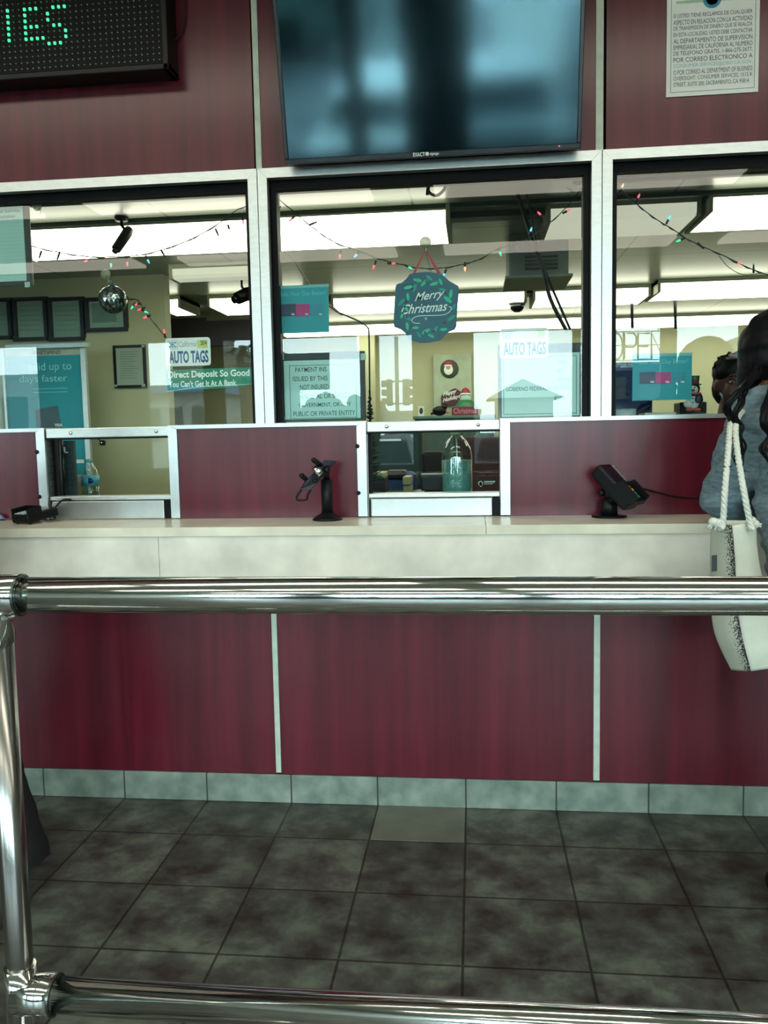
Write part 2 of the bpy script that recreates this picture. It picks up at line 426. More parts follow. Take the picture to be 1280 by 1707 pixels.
# ------------------------------------------------------------------ office room behind the glass
def ceiling_material():
    m = bpy.data.materials.new('metal_ceiling_panels'); m.use_nodes = True; nt = m.node_tree; b = nt.nodes['Principled BSDF']
    tc = nt.nodes.new('ShaderNodeTexCoord'); mp = nt.nodes.new('ShaderNodeMapping'); br = nt.nodes.new('ShaderNodeTexBrick')
    mp.inputs['Location'].default_value = (10, 10.35, 0)
    br.offset = 0; br.inputs['Scale'].default_value = 1; br.inputs['Brick Width'].default_value = 1.22; br.inputs['Row Height'].default_value = .92
    br.inputs['Mortar Size'].default_value = .006; br.inputs['Mortar Smooth'].default_value = 0
    br.inputs['Color1'].default_value = (*lin('#8f9a86'), 1); br.inputs['Color2'].default_value = (*lin('#9aa48f'), 1); br.inputs['Mortar'].default_value = (*lin('#3a4741'), 1)
    nt.links.new(tc.outputs['Object'], mp.inputs[0]); nt.links.new(mp.outputs[0], br.inputs['Vector']); nt.links.new(br.outputs['Color'], b.inputs['Base Color'])
    b.inputs['Roughness'].default_value = .32; b.inputs['Specular IOR Level'].default_value = .8
    return m
struct('ceiling_office', MB().box((LX0, .12, HO), (LX1, YO, HO+.1)), ceiling_material())
struct('wall_back', MB().box((LX0, YO, 0), (LX1, YO+.1, HO+.1)), WALLB)
xp = P(277, 560, 2.5).x
struct('wall_partition', MB().box((LX0, 2.5, 0), (xp, 2.6, HO)), WALLB)
BEAM_SHADE = mat('dark_beam_and_shadow_strip', '#37443f', .5)
def ceiling_strip(n, px, p0, p1, z0, x0=LX0, x1=LX1, m_=BEAM_SHADE):
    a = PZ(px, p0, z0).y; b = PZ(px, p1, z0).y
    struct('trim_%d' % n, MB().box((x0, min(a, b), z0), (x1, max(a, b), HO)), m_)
ceiling_strip(20, 600, 353, 355.5, HO-.02)
ceiling_strip(21, 600, 371, 379, HO-.03)  # dark strip modelled in place of the shadow gap beside the fixtures
ceiling_strip(22, 930, 487, 493, HO-.03, xp+.1)
ceiling_strip(23, 930, 542, 545, HO-.03, xp+.1)
ceiling_strip(24, 1150, 296, 299, HO-.012, XG2)
# dark soffit far left of centre and beige piers
prectm = MB(); prect(prectm, 283, 345, 530, 575, 4.4, 4.5); prect(prectm, 345, 452, 533, 575, 4.4, 4.5)
struct('wall_soffit', prectm, mat('dark_brown_soffit', '#2c2b32', .6))
struct('wall_pier', prect(MB(), 598, 627, 540, 900, 5.7, 5.8), WALLB)

# fluorescent fixtures
FIXG = 'fluorescent fixtures on the office ceiling'
def fixture(pxref, pt, pb, px0, px1, label, zb=HO-.09, lit=True, group=FIXG):
    ya = PZ(pxref, pt, zb).y; yb = PZ(pxref, pb, zb).y; y0, y1 = min(ya, yb), max(ya, yb)
    x0 = PZ(px0, (pt+pb)/2, zb).x if px0 is not None else LX0; ym = (y0+y1)/2
    x0 = P(px0, (pt+pb)/2, ym).x; x1 = P(px1, (pt+pb)/2, ym).x
    t = thing('ceiling_light', label, 'ceiling light', ((x0+x1)/2, ym, HO-.09), group)
    h = HO-zb
    prof = [(y0, zb+.02), (y0+.02, zb), (y1-.02, zb), (y1, zb+.02), (y1, HO-.03), (y0, HO-.03)]
    mb = MB(); n = 6
    vs = [Vector((x0+.02, y, z)) for y, z in prof]+[Vector((x1-.02, y, z)) for y, z in prof]
    mb.add(vs, [list(range(n)), list(range(2*n-1, n-1, -1))]+[[i, n+i, n+(i+1) % n, (i+1) % n] for i in range(n)])
    obj('diffuser', mb, LAMPM if lit else GLOWLENS, t)
    e = MB().box((x0, y0-.004, zb-.003), (x0+.02, y1+.004, HO-.001)).box((x1-.02, y0-.004, zb-.003), (x1, y1+.004, HO-.001))
    e.box((x0, y0-.002, HO-.03), (x1, y1+.002, HO-.001))
    obj('housing', e, mat('white_enamel_housing', '#c9ccb4', .5), t)
    return t
fixture(250, 395, 428, 20, 441, 'long lit fluorescent light seen in the left window behind the sagging light cord')
fixture(600, 378, 414, 448, 752, 'lit fluorescent light above and left of the hanging plaque')
fixture(1220, 350, 386, 1160, 1460, 'lit fluorescent light high in the right window')
fixture(1080, 362, 394, 905, 1150, 'unlit fluorescent light with added glow crossing the post between middle and right windows', lit=False)
fixture(940, 498, 512, 885, 1075, 'lit fluorescent light right of the dome camera')
fixture(800, 502, 517, 560, 875, 'lit fluorescent light behind the hanging plaque and left of the dome camera')
fixture(390, 510, 526, 362, 520, 'short lit fluorescent light low beside the post left of the middle window')
fixture(300, 512, 527, 276, 318, 'shortest lit fluorescent light, just right of the partition edge')
fixture(1160, 484, 500, 1085, 1420, 'lit fluorescent light halfway down the right window')
fixture(700, 549, 556, 470, 1000, 'thin lit fluorescent light nearest the back wall in the middle window')
fixture(1150, 538, 545, 1010, 1420, 'thin lit fluorescent light nearest the back wall in the right window')
fixture(350, 462, 470, 290, 450, 'pale unlit light strip with added glow high on the ceiling right of the partition', lit=False)

# lobby ceiling lights
for i, (x, y) in enumerate([(a, b) for b in (-1.6, -3.6, -5.8) for a in (-4.7, -1.9, .9, 3.7)]):
    row = ('nearest the counter wall', 'in the middle row', 'nearest the street front')[i//4]; sd = ('leftmost', 'second from left', 'second from right', 'rightmost')[i % 4]
    t = thing('ceiling_light', 'lobby fluorescent ceiling light %s, %s of the four' % (row, sd), 'ceiling light', (x, y, HL-.08), 'lobby ceiling lights')
    obj('diffuser', MB().box((x-1.15, y-.20, HL-.07), (x+1.15, y+.20, HL-.02)), LAMPL, t)
    obj('housing', MB().box((x-1.18, y-.23, HL-.04), (x+1.18, y+.23, HL-.001)), mat('white_enamel_housing', '#a3a78f'), t)

# ------------------------------------------------------------------ street front behind the camera
def MX(px): return P(px, 640, YB).x         # column on the mirrored street front
wins = [(-240, -60), (-55, 60), (238, 338), (366, 452), (458, 602), (627, 690), (786, 960), (966, 1108), (1127, 1240), (1247, 1420)]
ZW0, ZW1 = .95, 2.74
wf = MB(); prev = LX0
for a, b in wins:
    x0, x1 = MX(a), MX(b)
    wf.box((prev, -YB-.1, ZW0), (x0, -YB, ZW1)); prev = x1
wf.box((prev, -YB-.1, ZW0), (LX1, -YB, ZW1)); wf.box((LX0, -YB-.1, 0), (LX1, -YB, ZW0)); wf.box((LX0, -YB-.1, ZW1), (LX1, -YB, HL+.1))
struct('wall_street', wf, mat('street_front_wall', '#23262b', .6))
for i, (a, b) in enumerate(wins):
    x0, x1 = MX(a), MX(b)
    w_ = thing('window_%d' % (11+i), None, None, ((x0+x1)/2, -YB, ZW0), kind='structure')
    f = MB().box((x0, -YB-.08, ZW0), (x0+.03, -YB-.02, ZW1)).box((x1-.03, -YB-.08, ZW0), (x1, -YB-.02, ZW1))
    f.box((x0, -YB-.08, ZW0), (x1, -YB-.02, ZW0+.04)).box((x0, -YB-.08, ZW1-.04), (x1, -YB-.02, ZW1))
    struct('frame', f, mat('dark_bronze_frame', '#1b1f24', .4, .3), w_)
    struct('glass_pane', MB().box((x0+.03, -YB-.054, ZW0+.04), (x1-.03, -YB-.048, ZW1-.04)), GLASS, w_)
# poster hung inside one street window
pa_, pb_ = P(463, 640, YB-.1), P(546, 640, YB-.1)
obj('window_poster', MB().box((pa_.x, -YB+.004, P(505, 650, YB).z), (pb_.x, -YB+.012, P(505, 588, YB).z)), mat('dark_teal_poster_back', '#2f5558', .6), label='dark poster back covering the lower left of a street window', cat='poster')
# street: positions given on the mirrored side, then flipped
def Q(px, py, D): p = P(px, py, D); return Vector((p.x, -D, p.z))
struct('ground', MB().box((-60, -90, -.25), (60, -YB-.1, -.12)), mat('asphalt_street', '#4f5557', .8, scale=3))
obj('sidewalk', MB().bbox((-14, -9.3, -.12), (14, -YB-.1, -.01), .02), mat('concrete_sidewalk', '#9aa09c', .8, scale=6), label='pale concrete sidewalk outside the street windows', cat='sidewalk')
def building(px0, px1, pt, D, col, label, nx, nz, roof=None):
    a = Q(px0, 700, D); b = Q(px1, 700, D); zt = Q((px0+px1)/2, pt, D).z
    t = thing('building', label, 'building', ((a.x+b.x)/2, -D-2, -.12), 'buildings across the street')
    obj('wall', MB().box((a.x, -D-4, -.12), (b.x, -D, zt)), mat('stucco_'+col[1:], col, .8, scale=3), t)
    wd = (b.x-a.x)/nx
    for i in range(nx):
        for j in range(nz):
            x = a.x+wd*(i+.2); z = 1+(zt-1)*(j+.15)/nz
            obj('window', MB().box((x, -D-.02, z), (x+wd*.6, -D+.03, z+(zt-1)/nz*.6)), mat('dark_far_window', '#27363d', .2), t)
    if roof: obj('roof', MB().box((a.x-.3, -D-4.2, zt), (b.x+.3, -D+.3, zt+.25)), mat('roof_'+roof[1:], roof, .7), t)
    else: obj('parapet', MB().box((a.x-.05, -D-4.05, zt), (b.x+.05, -D+.05, zt+.15)), mat('parapet_'+col[1:], col, .8), t)
building(-150, 130, 632, 28, '#8d9694', 'low grey building at the far left across the street', 4, 1)
building(235, 350, 655, 24, '#c4c8c2', 'small pale building with a blue fascia sign', 3, 1, '#3f6c96')
building(286, 345, 552, 28.5, '#6f6a58', 'tall brown building behind the small pale one', 2, 3)
building(352, 470, 592, 34, '#4d6a69', 'tall dark teal building behind the palm', 3, 3)
building(640, 800, 690, 30, '#9aa4a4', 'low pale shop across the street behind the traffic lights', 5, 1)
building(1000, 1110, 612, 24, '#1c2b44', 'dark navy building across the street behind the neon sign', 2, 2)
building(1240, 1500, 560, 32, '#7f9b9b', 'tall teal grey building at the far right', 3, 3)
# pavilion with pyramid roof
pa, pb_ = Q(812, 664, 24), Q(940, 664, 24); pc = (pa.x+pb_.x)/2; apex = Q(868, 626, 24)
t = thing('building', 'pale pavilion with a pointed pyramid roof', 'building', (pc, -25.5, -.12), 'buildings across the street')
obj('roof', MB().add([(pa.x, -24, pa.z), (pb_.x, -24, pa.z), (pb_.x, -27, pa.z), (pa.x, -27, pa.z), (pc, -25.5, apex.z)], [(0, 1, 4), (1, 2, 4), (2, 3, 4), (3, 0, 4), (3, 2, 1, 0)]), mat('pale_tile_roof', '#a9b6b4', .7), t)
obj('wall', MB().box((pa.x+.3, -26.7, -.12), (pb_.x-.3, -24.3, pa.z)), mat('stucco_cream', '#cfd3cd', .8), t)
# trees
LEAFM = mat('dark_leaf', '#22403a', .7, scale=30, var=.3)
BARKM = mat('grey_bark', '#3b3a36', .8, scale=30)
def tree(px, ptop, D, r, label):
    c = Q(px, ptop, D); t = thing('tree', label, 'tree', (c.x, -D, -.12), 'trees across the street')
    mb = MB(); zc = c.z-r
    for i in range(46):
        d = Vector((random.gauss(0, 1), random.gauss(0, 1), random.gauss(0, 1))).normalized()*r*random.uniform(.45, .95)
        mb.ell((c.x+d.x, -D+d.y, zc+d.z*.8), r*random.uniform(.14, .3), n=8)
    obj('crown', mb, LEAFM, t)
    obj('trunk', MB().tube([(c.x, -D, -.12), (c.x+.05, -D, zc*.6), (c.x, -D, zc)], [.16, .12, .08]), BARKM, t)
tree(480, 668, 23, .9, 'small round tree, leftmost of the trees across the street')
tree(520, 655, 29, 1.4, 'round tree between the smallest one and the tallest one')
tree(575, 645, 34, 2.1, 'tallest round tree across the street left of the traffic lights')
tree(1180, 640, 27, 1.6, 'round tree across the street at the right')
def palm(px, ptop, D, label):
    c = Q(px, ptop, D); t = thing('palm_tree', label, 'palm tree', (c.x, -D, -.12), 'palms across the street')
    obj('trunk', MB().tube([(c.x+.1, -D, -.12), (c.x+.12, -D, c.z*.5), (c.x, -D, c.z-.3)], [.2, .15, .12]), BARKM, t)
    mb = MB()
    for i in range(18):
        a = 2*PI*i/18; up = random.uniform(.2, 1.0); L = 1.3
        prev = None
        for k in range(7):
            s_ = k/6; p = Vector((c.x+math.cos(a)*L*s_, -D+math.sin(a)*L*s_, c.z-.3+up*math.sin(s_*2.4)*.6-s_*s_*.5))
            wdt = .09*math.sin(PI*min(s_+.12, 1)); sd = Vector((-math.sin(a), math.cos(a), 0))*wdt
            if prev: mb.add([prev[0]-prev[1], p-sd, p+sd+Vector((0,0,.01)), prev[0]+prev[1]], [(0, 1, 2, 3)])
            prev = (p, sd)
    obj('fronds', mb, LEAFM, t)
palm(398, 578, 22, 'palm tree against the sky above the direct deposit banner')
palm(420, 628, 15, 'nearer and lower palm tree beside the window post')
# traffic lights on a pole
t = thing('traffic_light', 'pair of hanging traffic signals on a slim steel pole at the street corner', 'traffic light', Q(661, 740, 18) * 1)
t.location.z = -.12
o0 = Q(661, 640, 18)
obj('pole', MB().tube([(o0.x, -18, -.12), (o0.x, -18, Q(661, 560, 18).z)], .05), mat('galvanised_pole', '#8b9894', .5, .3), t)
SIG = mat('signal_housing', '#77807a', .6)
for s_, (pa_, pb2) in ((-1, (636, 653)), (1, (671, 690))):
    mb = MB(); a = Q(pa_, 640, 18).x; b = Q(pb2, 640, 18).x
    zt, zb = Q(660, 632, 18).z, Q(660, 676, 18).z; hh = (zt-zb)/3
    mb.bbox((a+(.12 if s_ < 0 else 0), -18.1, zb), (b-(.12 if s_ > 0 else 0), -17.9, zt), .01)
    for k in range(3): mb.bbox((a, -18.05, zb+hh*(k+.15)), (b, -17.8, zb+hh*(k+.85)), .02)
    obj('signal_head', mb, SIG, t)
    for z_b in (zt-.05, zb+.05): obj('bracket', MB().tube([((a+b)/2, -18, z_b), (o0.x, -18, z_b)], .02), MATS['galvanised_pole'], t)
# parked car
def car(px, D, label, col, s=1):
    c = Q(px, 740, D); t = thing('car', label, 'car', (c.x, -D, -.12), 'cars on the street')
    x = c.x; y = -D; z0 = -.12
    pr = [(-.9, .35), (-.9, .78), (-.82, .95), (-.70, 1.0), (-.6, 1.42), (-.5, 1.5), (.5, 1.5), (.6, 1.42), (.70, 1.0), (.82, .95), (.9, .78), (.9, .35)]
    obj('body', MB().prism([(x+a, z0+b) for a, b in pr], y-2.2, y+2.0), mat('car_paint_'+col[1:], col, .25, spec=.7), t)
    obj('rear_window', MB().prism([(x-.55, z0+1.04), (x+.55, z0+1.04), (x+.46, z0+1.40), (x-.46, z0+1.40)], y+1.99, y+2.02), mat('dark_far_window', '#27363d'), t)
    obj('hood', MB().bbox((x-.82, y+2.0, z0+.40), (x+.82, y+2.9, z0+.92), .08, 3), MATS['car_paint_'+col[1:]], t)
    for sx in (-1, 1):
        for yy in (y-1.4, y+2.2):
            obj('wheel', MB().lathe([(.31, -.1), (.33, -.08), (.33, .08), (.31, .1)], (x+sx*.8, yy, z0+.33), 20, 'x'), BLACK, t)
        obj('headlight', MB().ell((x+sx*.62, y+2.88, z0+.74), (.14, .05, .08)), mat('headlight_glass', '#cfd8d8', .1), t)
        obj('mirror', MB().ell((x+sx*1.02, y+1.5, z0+1.02), (.12, .07, .08)), BLACK, t)
car(650, 12.6, 'white parked car outside the street window', '#d5dad8')
car(840, 13.5, 'grey parked car outside the street windows, right of the white one', '#7b8789')
car(30, 13.0, 'dark parked car outside the street windows at the left', '#2a3942')
# neon sign hanging in the street window
t = thing('neon_sign', 'outline neon sign spelling OPEN hung in a street window', 'sign', Q(1060, 604, YB-.15))
NEON = mat('unlit_neon_tube', '#56706f', .3)
def NP(px, py): return Q(px, py, YB-.15)
fr = MB()
for y_ in (552, 575, 600): fr.tube([NP(1018, y_), NP(1112, y_-2)], .006, 6)
for x_ in (1018, 1041, 1065, 1088, 1112): fr.tube([NP(x_, 552), NP(x_, 600)], .006, 6)
obj('wire_frame', fr, NEON, t)
for i, ch in enumerate('OPEN'):
    c0, c1 = 1020+i*23, 1040+i*23
    segs = {'O': [[(c0+(c1-c0)*(.5+.5*math.cos(a*PI/8)), 576+22*math.sin(a*PI/8)) for a in range(17)]],
            'P': [[(c0, 598), (c0, 554), (c1-4, 554), (c1, 560), (c1, 570), (c1-4, 577), (c0, 577)]],
            'E': [[(c1, 554), (c0, 554), (c0, 598), (c1, 598)], [(c0, 576), (c1-3, 576)]],
            'N': [[(c0, 598), (c0, 554), (c1, 598), (c1, 554)]]}[ch]
    mb = MB(); [mb.tube([NP(*q) for q in sg], .011, 6) for sg in segs]
    obj('letter', mb, NEON, t)
for x_ in (1030, 1100): obj('hanging_wire', MB().tube([NP(x_, 552), NP(x_, 470)], .004, 5), NEON, t)

# ================================================================== things on the upper wall
# LED message board
YL = -.10
bx0, bx1 = P(-170, 120, YL).x, P(281, 110, YL).x
bz0 = P(200, 120, YL).z; bz1 = bz0+.62
t = thing('message_board', 'black dot-matrix message board with green lit letters at the upper left', 'sign', ((bx0+bx1)/2, 0, bz0))
fr = MB(); e_ = .022
fr.bbox((bx0, YL, bz0), (bx1, 0, bz0+e_), .004).bbox((bx0, YL, bz1-e_), (bx1, 0, bz1), .004)
fr.bbox((bx0, YL, bz0), (bx0+e_, 0, bz1), .004).bbox((bx1-e_, YL, bz0), (bx1, 0, bz1), .004)
obj('frame', fr, BLACK, t)
obj('back_plate', MB().box((bx0+.01, YL+.012, bz0+.01), (bx1-.01, -.001, bz1-.01)), GASKET, t)
LEDOFF = mat('unlit_led', '#86a8a4', .3); LEDON = mat('lit_green_led', '#18c46a', .3, emit=(.05, 1.0, .35), es=1.6)
pitch = 10.0/ppm(YL); gx = bx1-e_-.012; gz = bz0+e_+.014
off = MB(); ons = {}
# lit pattern, counted in columns and rows from the lower right corner of the panel
lit = set()
for i in (23,): lit |= {(i, j) for j in range(6, 12)}
lit |= {(22, 11), (21, 11), (22, 8), (21, 8), (22, 6), (21, 6), (20, 6)}
lit |= {(18, 11), (17, 11), (16, 11), (19, 10), (19, 9), (18, 8), (17, 8), (16, 7), (16, 6), (17, 5), (18, 5), (19, 5)}
lit |= {(26, j) for j in range(6, 12)} | {(28, 8), (28, 9)}
off = MB(); ons = {}
lit = {(a, b-1) for a, b in lit}
for i in range(int((gx-bx0-.02)/pitch)):
    for j in range(int((bz1-e_-gz)/pitch)):
        x = gx-i*pitch; z = gz+j*pitch*.95
        tgt = ons.setdefault('I' if i > 24 else ('E' if i > 19 else 'S'), MB()) if (i, j) in lit else off
        s_ = .0042 if tgt is not off else .0016
        tgt.box((x-s_*.9, YL+.006, z-s_), (x+s_*.9, YL+.013, z+s_))
obj('unlit_dots', off, LEDOFF, t)
for q in ons.values(): obj('lit_letter', q, LEDON, t, label='green lit letter made of dots')
cb = spline([P(290, -60, -.02), P(304, -20, -.02), P(306, 30, -.015), P(302, 55, -.012), P(290, 68, -.02)])
obj('cable', MB().tube(cb, .0035, 8), BLACK, t)

# television, leaning forward from the wall
tb = P(717, 262, -.075); TW = P(963.5, 256, -.075).x - P(471, 268, -.075).x
tilt = math.radians(14.0); TH = .66
M_ = Matrix.Translation(Vector((P(717, 262, -.075).x, -.075, tb.z))) @ Matrix.Rotation(tilt, 4, 'X')
t = thing('television', 'large black wall television leaning forward with a blank dark screen', 'television', (tb.x, -.075, tb.z))
obj('casing', MB().bbox((-TW/2, .004, 0), (TW/2, .035, TH), .004, 2, M_), BLACK, t)
bz = MB(); bw = .014
bz.bbox((-TW/2, -.004, 0), (TW/2, .005, .019), .002, 1, M_).bbox((-TW/2, -.004, TH-bw), (TW/2, .005, TH), .002, 1, M_)
bz.bbox((-TW/2, -.004, .019), (-TW/2+bw, .005, TH-bw), .002, 1, M_).bbox((TW/2-bw, -.004, .019), (TW/2, .005, TH-bw), .002, 1, M_)
obj('bezel', bz, mat('black_glossy_bezel', '#12161c', .25), t)
SCR = mat('dark_lcd_screen', '#040c12', .085, spec=.9, var=.02)
obj('screen', MB().box((-TW/2+bw-.001, .001, .018), (TW/2-bw+.001, .006, TH-bw+.001), M_), SCR, t)
lt = MB(); text(lt, 'EXACT', -.058, -.018, .004, .0165, -.0048, M_, bold=.01); text(lt, 'signage', -.001, .030, .0035, .0145, -.0048, M_, bold=.01)
lt.lathe([(.0065, 0), (.0065, .0005)], (0, 0, 0), 16, 'y', M_ @ Matrix.Translation((-.010, -.0052, .010)))
for v in lt.v: pass
obj('logo', lt, WINK, t)
obj('power_light', MB().lathe([(.0025, 0), (.0025, .001)], (0, 0, 0), 12, 'y', M_ @ Matrix.Translation((TW/2-.072, -.0052, .012))), mat('red_led', '#ff2030', .3, emit=(1, .05, .08), es=3), t)
obj('wall_bracket', MB().box((tb.x-.2, -.006, tb.z+.15), (tb.x+.2, -.001, tb.z+.45)).box((tb.x-.15, -.092, tb.z+.24), (tb.x-.12, -.005, tb.z+.28)).box((tb.x+.12, -.092, tb.z+.24), (tb.x+.15, -.005, tb.z+.28)), BLACKM, t)

# Spanish notice at the upper right
YP = -.004
t = thing('notice', 'white Spanish notice sheet with a thin border taped at the upper right wall', 'notice', P(1188, 158, 0))
x0, x1 = P(1111, 80, YP).x, P(1265, 80, YP).x; z0 = P(1188, 157.5, YP).z; z1 = z0+.48
obj('sheet', MB().box((x0, YP, z0), (x1, YP+.003, z1)), WHITE, t)
bd = MB(); a, b, c = P(1118, 80, YP).x, P(1258.5, 80, YP).x, P(1188, 150.5, YP).z; q = .0012
bd.box((a, YP-.0005, c), (a+q, YP, z1-.02)).box((b-q, YP-.0005, c), (b, YP, z1-.02)).box((a, YP-.0005, c), (b, YP, c+q))
obj('border', bd, INK, t)
lines = ['SI USTED TIENE RECLAMOS DE CUALQUIER', 'ASPECTO EN RELACION CON LA ACTIVIDAD', 'DE TRANSMISION DE DINERO QUE SE REALIZA', 'EN ESTA LOCALIDAD, USTED DEBE CONTACTAR', 'AL DEPARTAMENTO DE SUPERVISION', 'EMPRESARIAL DE CALIFORNIA AL NUMERO', 'DE TELEFONO GRATIS, 1-866-275-2677,', 'POR CORREO ELECTRONICO A', 'CONSUMER.SERVICES@DBO.CA.GOV,', 'O POR CORREO AL DEPARTMENT OF BUSINESS', 'OVERSIGHT, CONSUMER SERVICES, 1515 K', 'STREET, SUITE 200, SACRAMENTO, CA 95814.']
ti, tl = MB(), MB()
for i, s in enumerate(lines):
    yb = 28.5+i*10.45
    ptext(tl if i == 8 else ti, s, 1122.5, 1254 if i != 11 else 1249, yb-9.2, yb-1.4, YP-.0006)
obj('lettering', ti, INK, t); obj('blue_lettering', tl, mat('pale_blue_ink', '#86b4bb', .6), t)
obj('emblem', MB().lathe([(.030, 0), (.030, .0006), (.020, .0006), (.020, 0)], (P(1187, -2, YP).x, YP-.0008, P(1187, -2, YP).z), 28, 'y'), mat('blue_emblem_ink', '#4aa0c0', .5), t)
obj('ribbon_print', prect(MB(), 1127, 1240, -2, 2.5, YP-.0006, YP-.0001), mat('pale_green_ink', '#9cc0a0', .5), t)

# ================================================================== on and behind the glass
YG = .0595
def card_plate(px0, px1, pt, pb, label):
    t = thing('license_plate_sticker', label, 'sticker', P((px0+px1)/2, pb, YG), 'auto tags stickers')
    x0, x1 = P(px0, pt, YG).x, P(px1, pt, YG).x; z0, z1 = P((px0+px1)/2, pb, YG).z, P((px0+px1)/2, pt, YG).z
    obj('plate', MB().prism(rrect(x0, x1, z0, z1, .012), YG, YG+.0015), mat('white_plate_film', '#e6e8e4', .4, var=.02), t)
    W, H = x1-x0, z1-z0; y = YG-.0006
    def X(u): return x0+W*u
    def Z(v): return z0+H*v
    bx = MB()
    for a, b, c, d in ((.05, .27, .62, .90),): 
        bx.box((X(a), y, Z(c)), (X(b), y+.0004, Z(c)+.001)).box((X(a), y, Z(d)), (X(b), y+.0004, Z(d)+.001)).box((X(a), y, Z(c)), (X(a)+.001, y+.0004, Z(d))).box((X(b), y, Z(c)), (X(b)+.001, y+.0004, Z(d)))
    obj('month_box', bx, BLUEINK, t)
    obj('month_lettering', text(MB(), 'DEC', X(.07), X(.25), Z(.67), Z(.86), y, bold=.02), BLUEINK, t)
    obj('state_lettering', text(MB(), 'California', X(.30), X(.69), Z(.68), Z(.88), y, shear=.35), mat('pale_red_script_ink', '#9a8f9b', .5), t)
    obj('year_sticker', MB().box((X(.71), y, Z(.62)), (X(.94), y+.0006, Z(.91))), mat('yellow_green_sticker', '#c9cf7a', .5), t)
    obj('year_lettering', text(MB(), '2014', X(.79), X(.92), Z(.72), Z(.88), y-.0006, bold=.02), INK, t)
    obj('lettering', text(MB(), 'AUTO TAGS', X(.07), X(.95), Z(.10), Z(.54), y, bold=.035), BLUEINK, t, label='blue AUTO TAGS lettering')
card_plate(275, 350, 563, 610, 'white AUTO TAGS plate sticker above the green banner in the left window')
card_plate(833, 914, 547, 597, 'white AUTO TAGS plate sticker in the middle window right of the plaque')

t = thing('banner_sticker', 'green banner sticker in the left window about direct deposit', 'sticker', P(350, 650, YG))
def pp(px, py, Y=YG): p = P(px, py, Y); return (p.x, p.z)
obj('green_film', MB().prism([pp(277, 617), pp(423, 612), pp(423, 640), pp(390, 646), pp(279, 651)], YG, YG+.0012), mat('green_banner_film', '#0e7a5c', .45), t)
tm = MB(); ptext(tm, 'Direct Deposit So Good', 280, 416, 617, 632, YG-.0006, bold=.03); obj('lettering', tm, WINK, t)
tm = MB(); ptext(tm, "You Can't Get It At A Bank.", 281, 395, 634, 644.5, YG-.0006, bold=.025); obj('second_lettering', tm, WINK, t)
tm = MB(); tm.tube([P(279, 653, YG), P(330, 645, YG), P(420, 640, YG)], .0012, 5); obj('swoosh', tm, WINK, t)

def day_sign(px0, px1, pt, pb, label):
    t = thing('card_advert', label, 'sign', P((px0+px1)/2, pb, YG), 'teal payment card adverts')
    obj('sheet', prect(MB(), px0, px1, pt, pb, YG+.0008, YG+.0022), TEALP, t)
    W = px1-px0; H = pb-pt
    obj('header_strip', prect(MB(), px0, px1, pt, pt+H*.06, YG+.0001, YG+.0006), mat('pale_teal_strip', '#6fb0b4', .5), t)
    obj('lettering', ptext(MB(), 'Make Your Day Better!', px0+W*.06, px1-W*.06, pt+H*.13, pt+H*.25, YG-.0002), mat('soft_teal_ink', '#69bfc6', .5), t)
    for i, (c, nm) in enumerate((('#1b2c4d', 'navy'), ('#a5216b', 'magenta'), ('#1a7f92', 'teal'))):
        a = px0+W*(.12+.255*i); cd_ = obj('printed_card', prect(MB(), a, a+W*.27, pt+H*.40, pt+H*.65, YG-.0002-.0004*(2-i), YG+.0003-.0004*(2-i)), mat(nm+'_card_print', c, .4), t, label=nm+' card')
        obj('card_lettering', ptext(MB(), 'VISA', a+W*.18, a+W*.25, pt+H*.59, pt+H*.63, YG-.0014, bold=.02), WINK, cd_)
day_sign(458, 548, 475, 555, 'teal payment card advert at the left edge of the middle window')
day_sign(1054, 1153, 589, 667, 'teal payment card advert low in the right window beside the penguin')

def framed_notice(name, label, fp, pp_, lines, ink=INK, tapes=(), Y=.0615, fcol=DARKF, group=None, paper='#a9cfc8', border=None):
    t = thing(name, label, 'notice', P((fp[0]+fp[1])/2, fp[3], Y), group)
    f = MB(); prect(f, fp[0], fp[1], fp[2], fp[3], Y+.0016, Y+.010, .001)
    obj('board', f, fcol, t)
    obj('sheet', prect(MB(), pp_[0], pp_[1], pp_[2], pp_[3], Y, Y+.0015), mat('paper_'+paper[1:], paper, .55, var=.03), t)
    tm = MB()
    for (s, a, b, yt, yb) in lines: ptext(tm, s, a, b, yt, yb, Y-.0006, bold=.004)
    if lines: obj('lettering', tm, ink, t)
    if border:
        a, b, c, d = border; bm2 = MB()
        prect(bm2, a, b, c, c+.8, Y-.0006, Y-.0001); prect(bm2, a, b, d-.8, d, Y-.0006, Y-.0001); prect(bm2, a, a+.8, c, d, Y-.0006, Y-.0001); prect(bm2, b-.8, b, c, d, Y-.0006, Y-.0001)
        obj('border', bm2, ink, t)
    for a, b, c, d in tapes: obj('tape', prect(MB(), a, b, c, d, Y+.0004, Y+.0015), GREYT, t)
    return t
framed_notice('framed_notice', 'black backed notice beginning PAYMENT INS low in the middle window at left', (463, 609, 587, 702), (474, 600, 600, 698),
    [('PAYMENT INS', 492, 544, 612, 620), ('ISSUED BY THIS', 488, 546, 627, 635), ('NOT INSURED', 500, 548, 641, 649), ('FEDERAL OR STATE', 504, 578, 656, 664), ('GOVERNMENT, OR ANY', 498, 585, 671, 679), ('PUBLIC OR PRIVATE ENTITY', 489, 592, 685, 693)],
    tapes=((464, 473, 590, 600), (601, 610, 589, 600), (466, 475, 695, 701)), border=(483, 594, 608, 697))
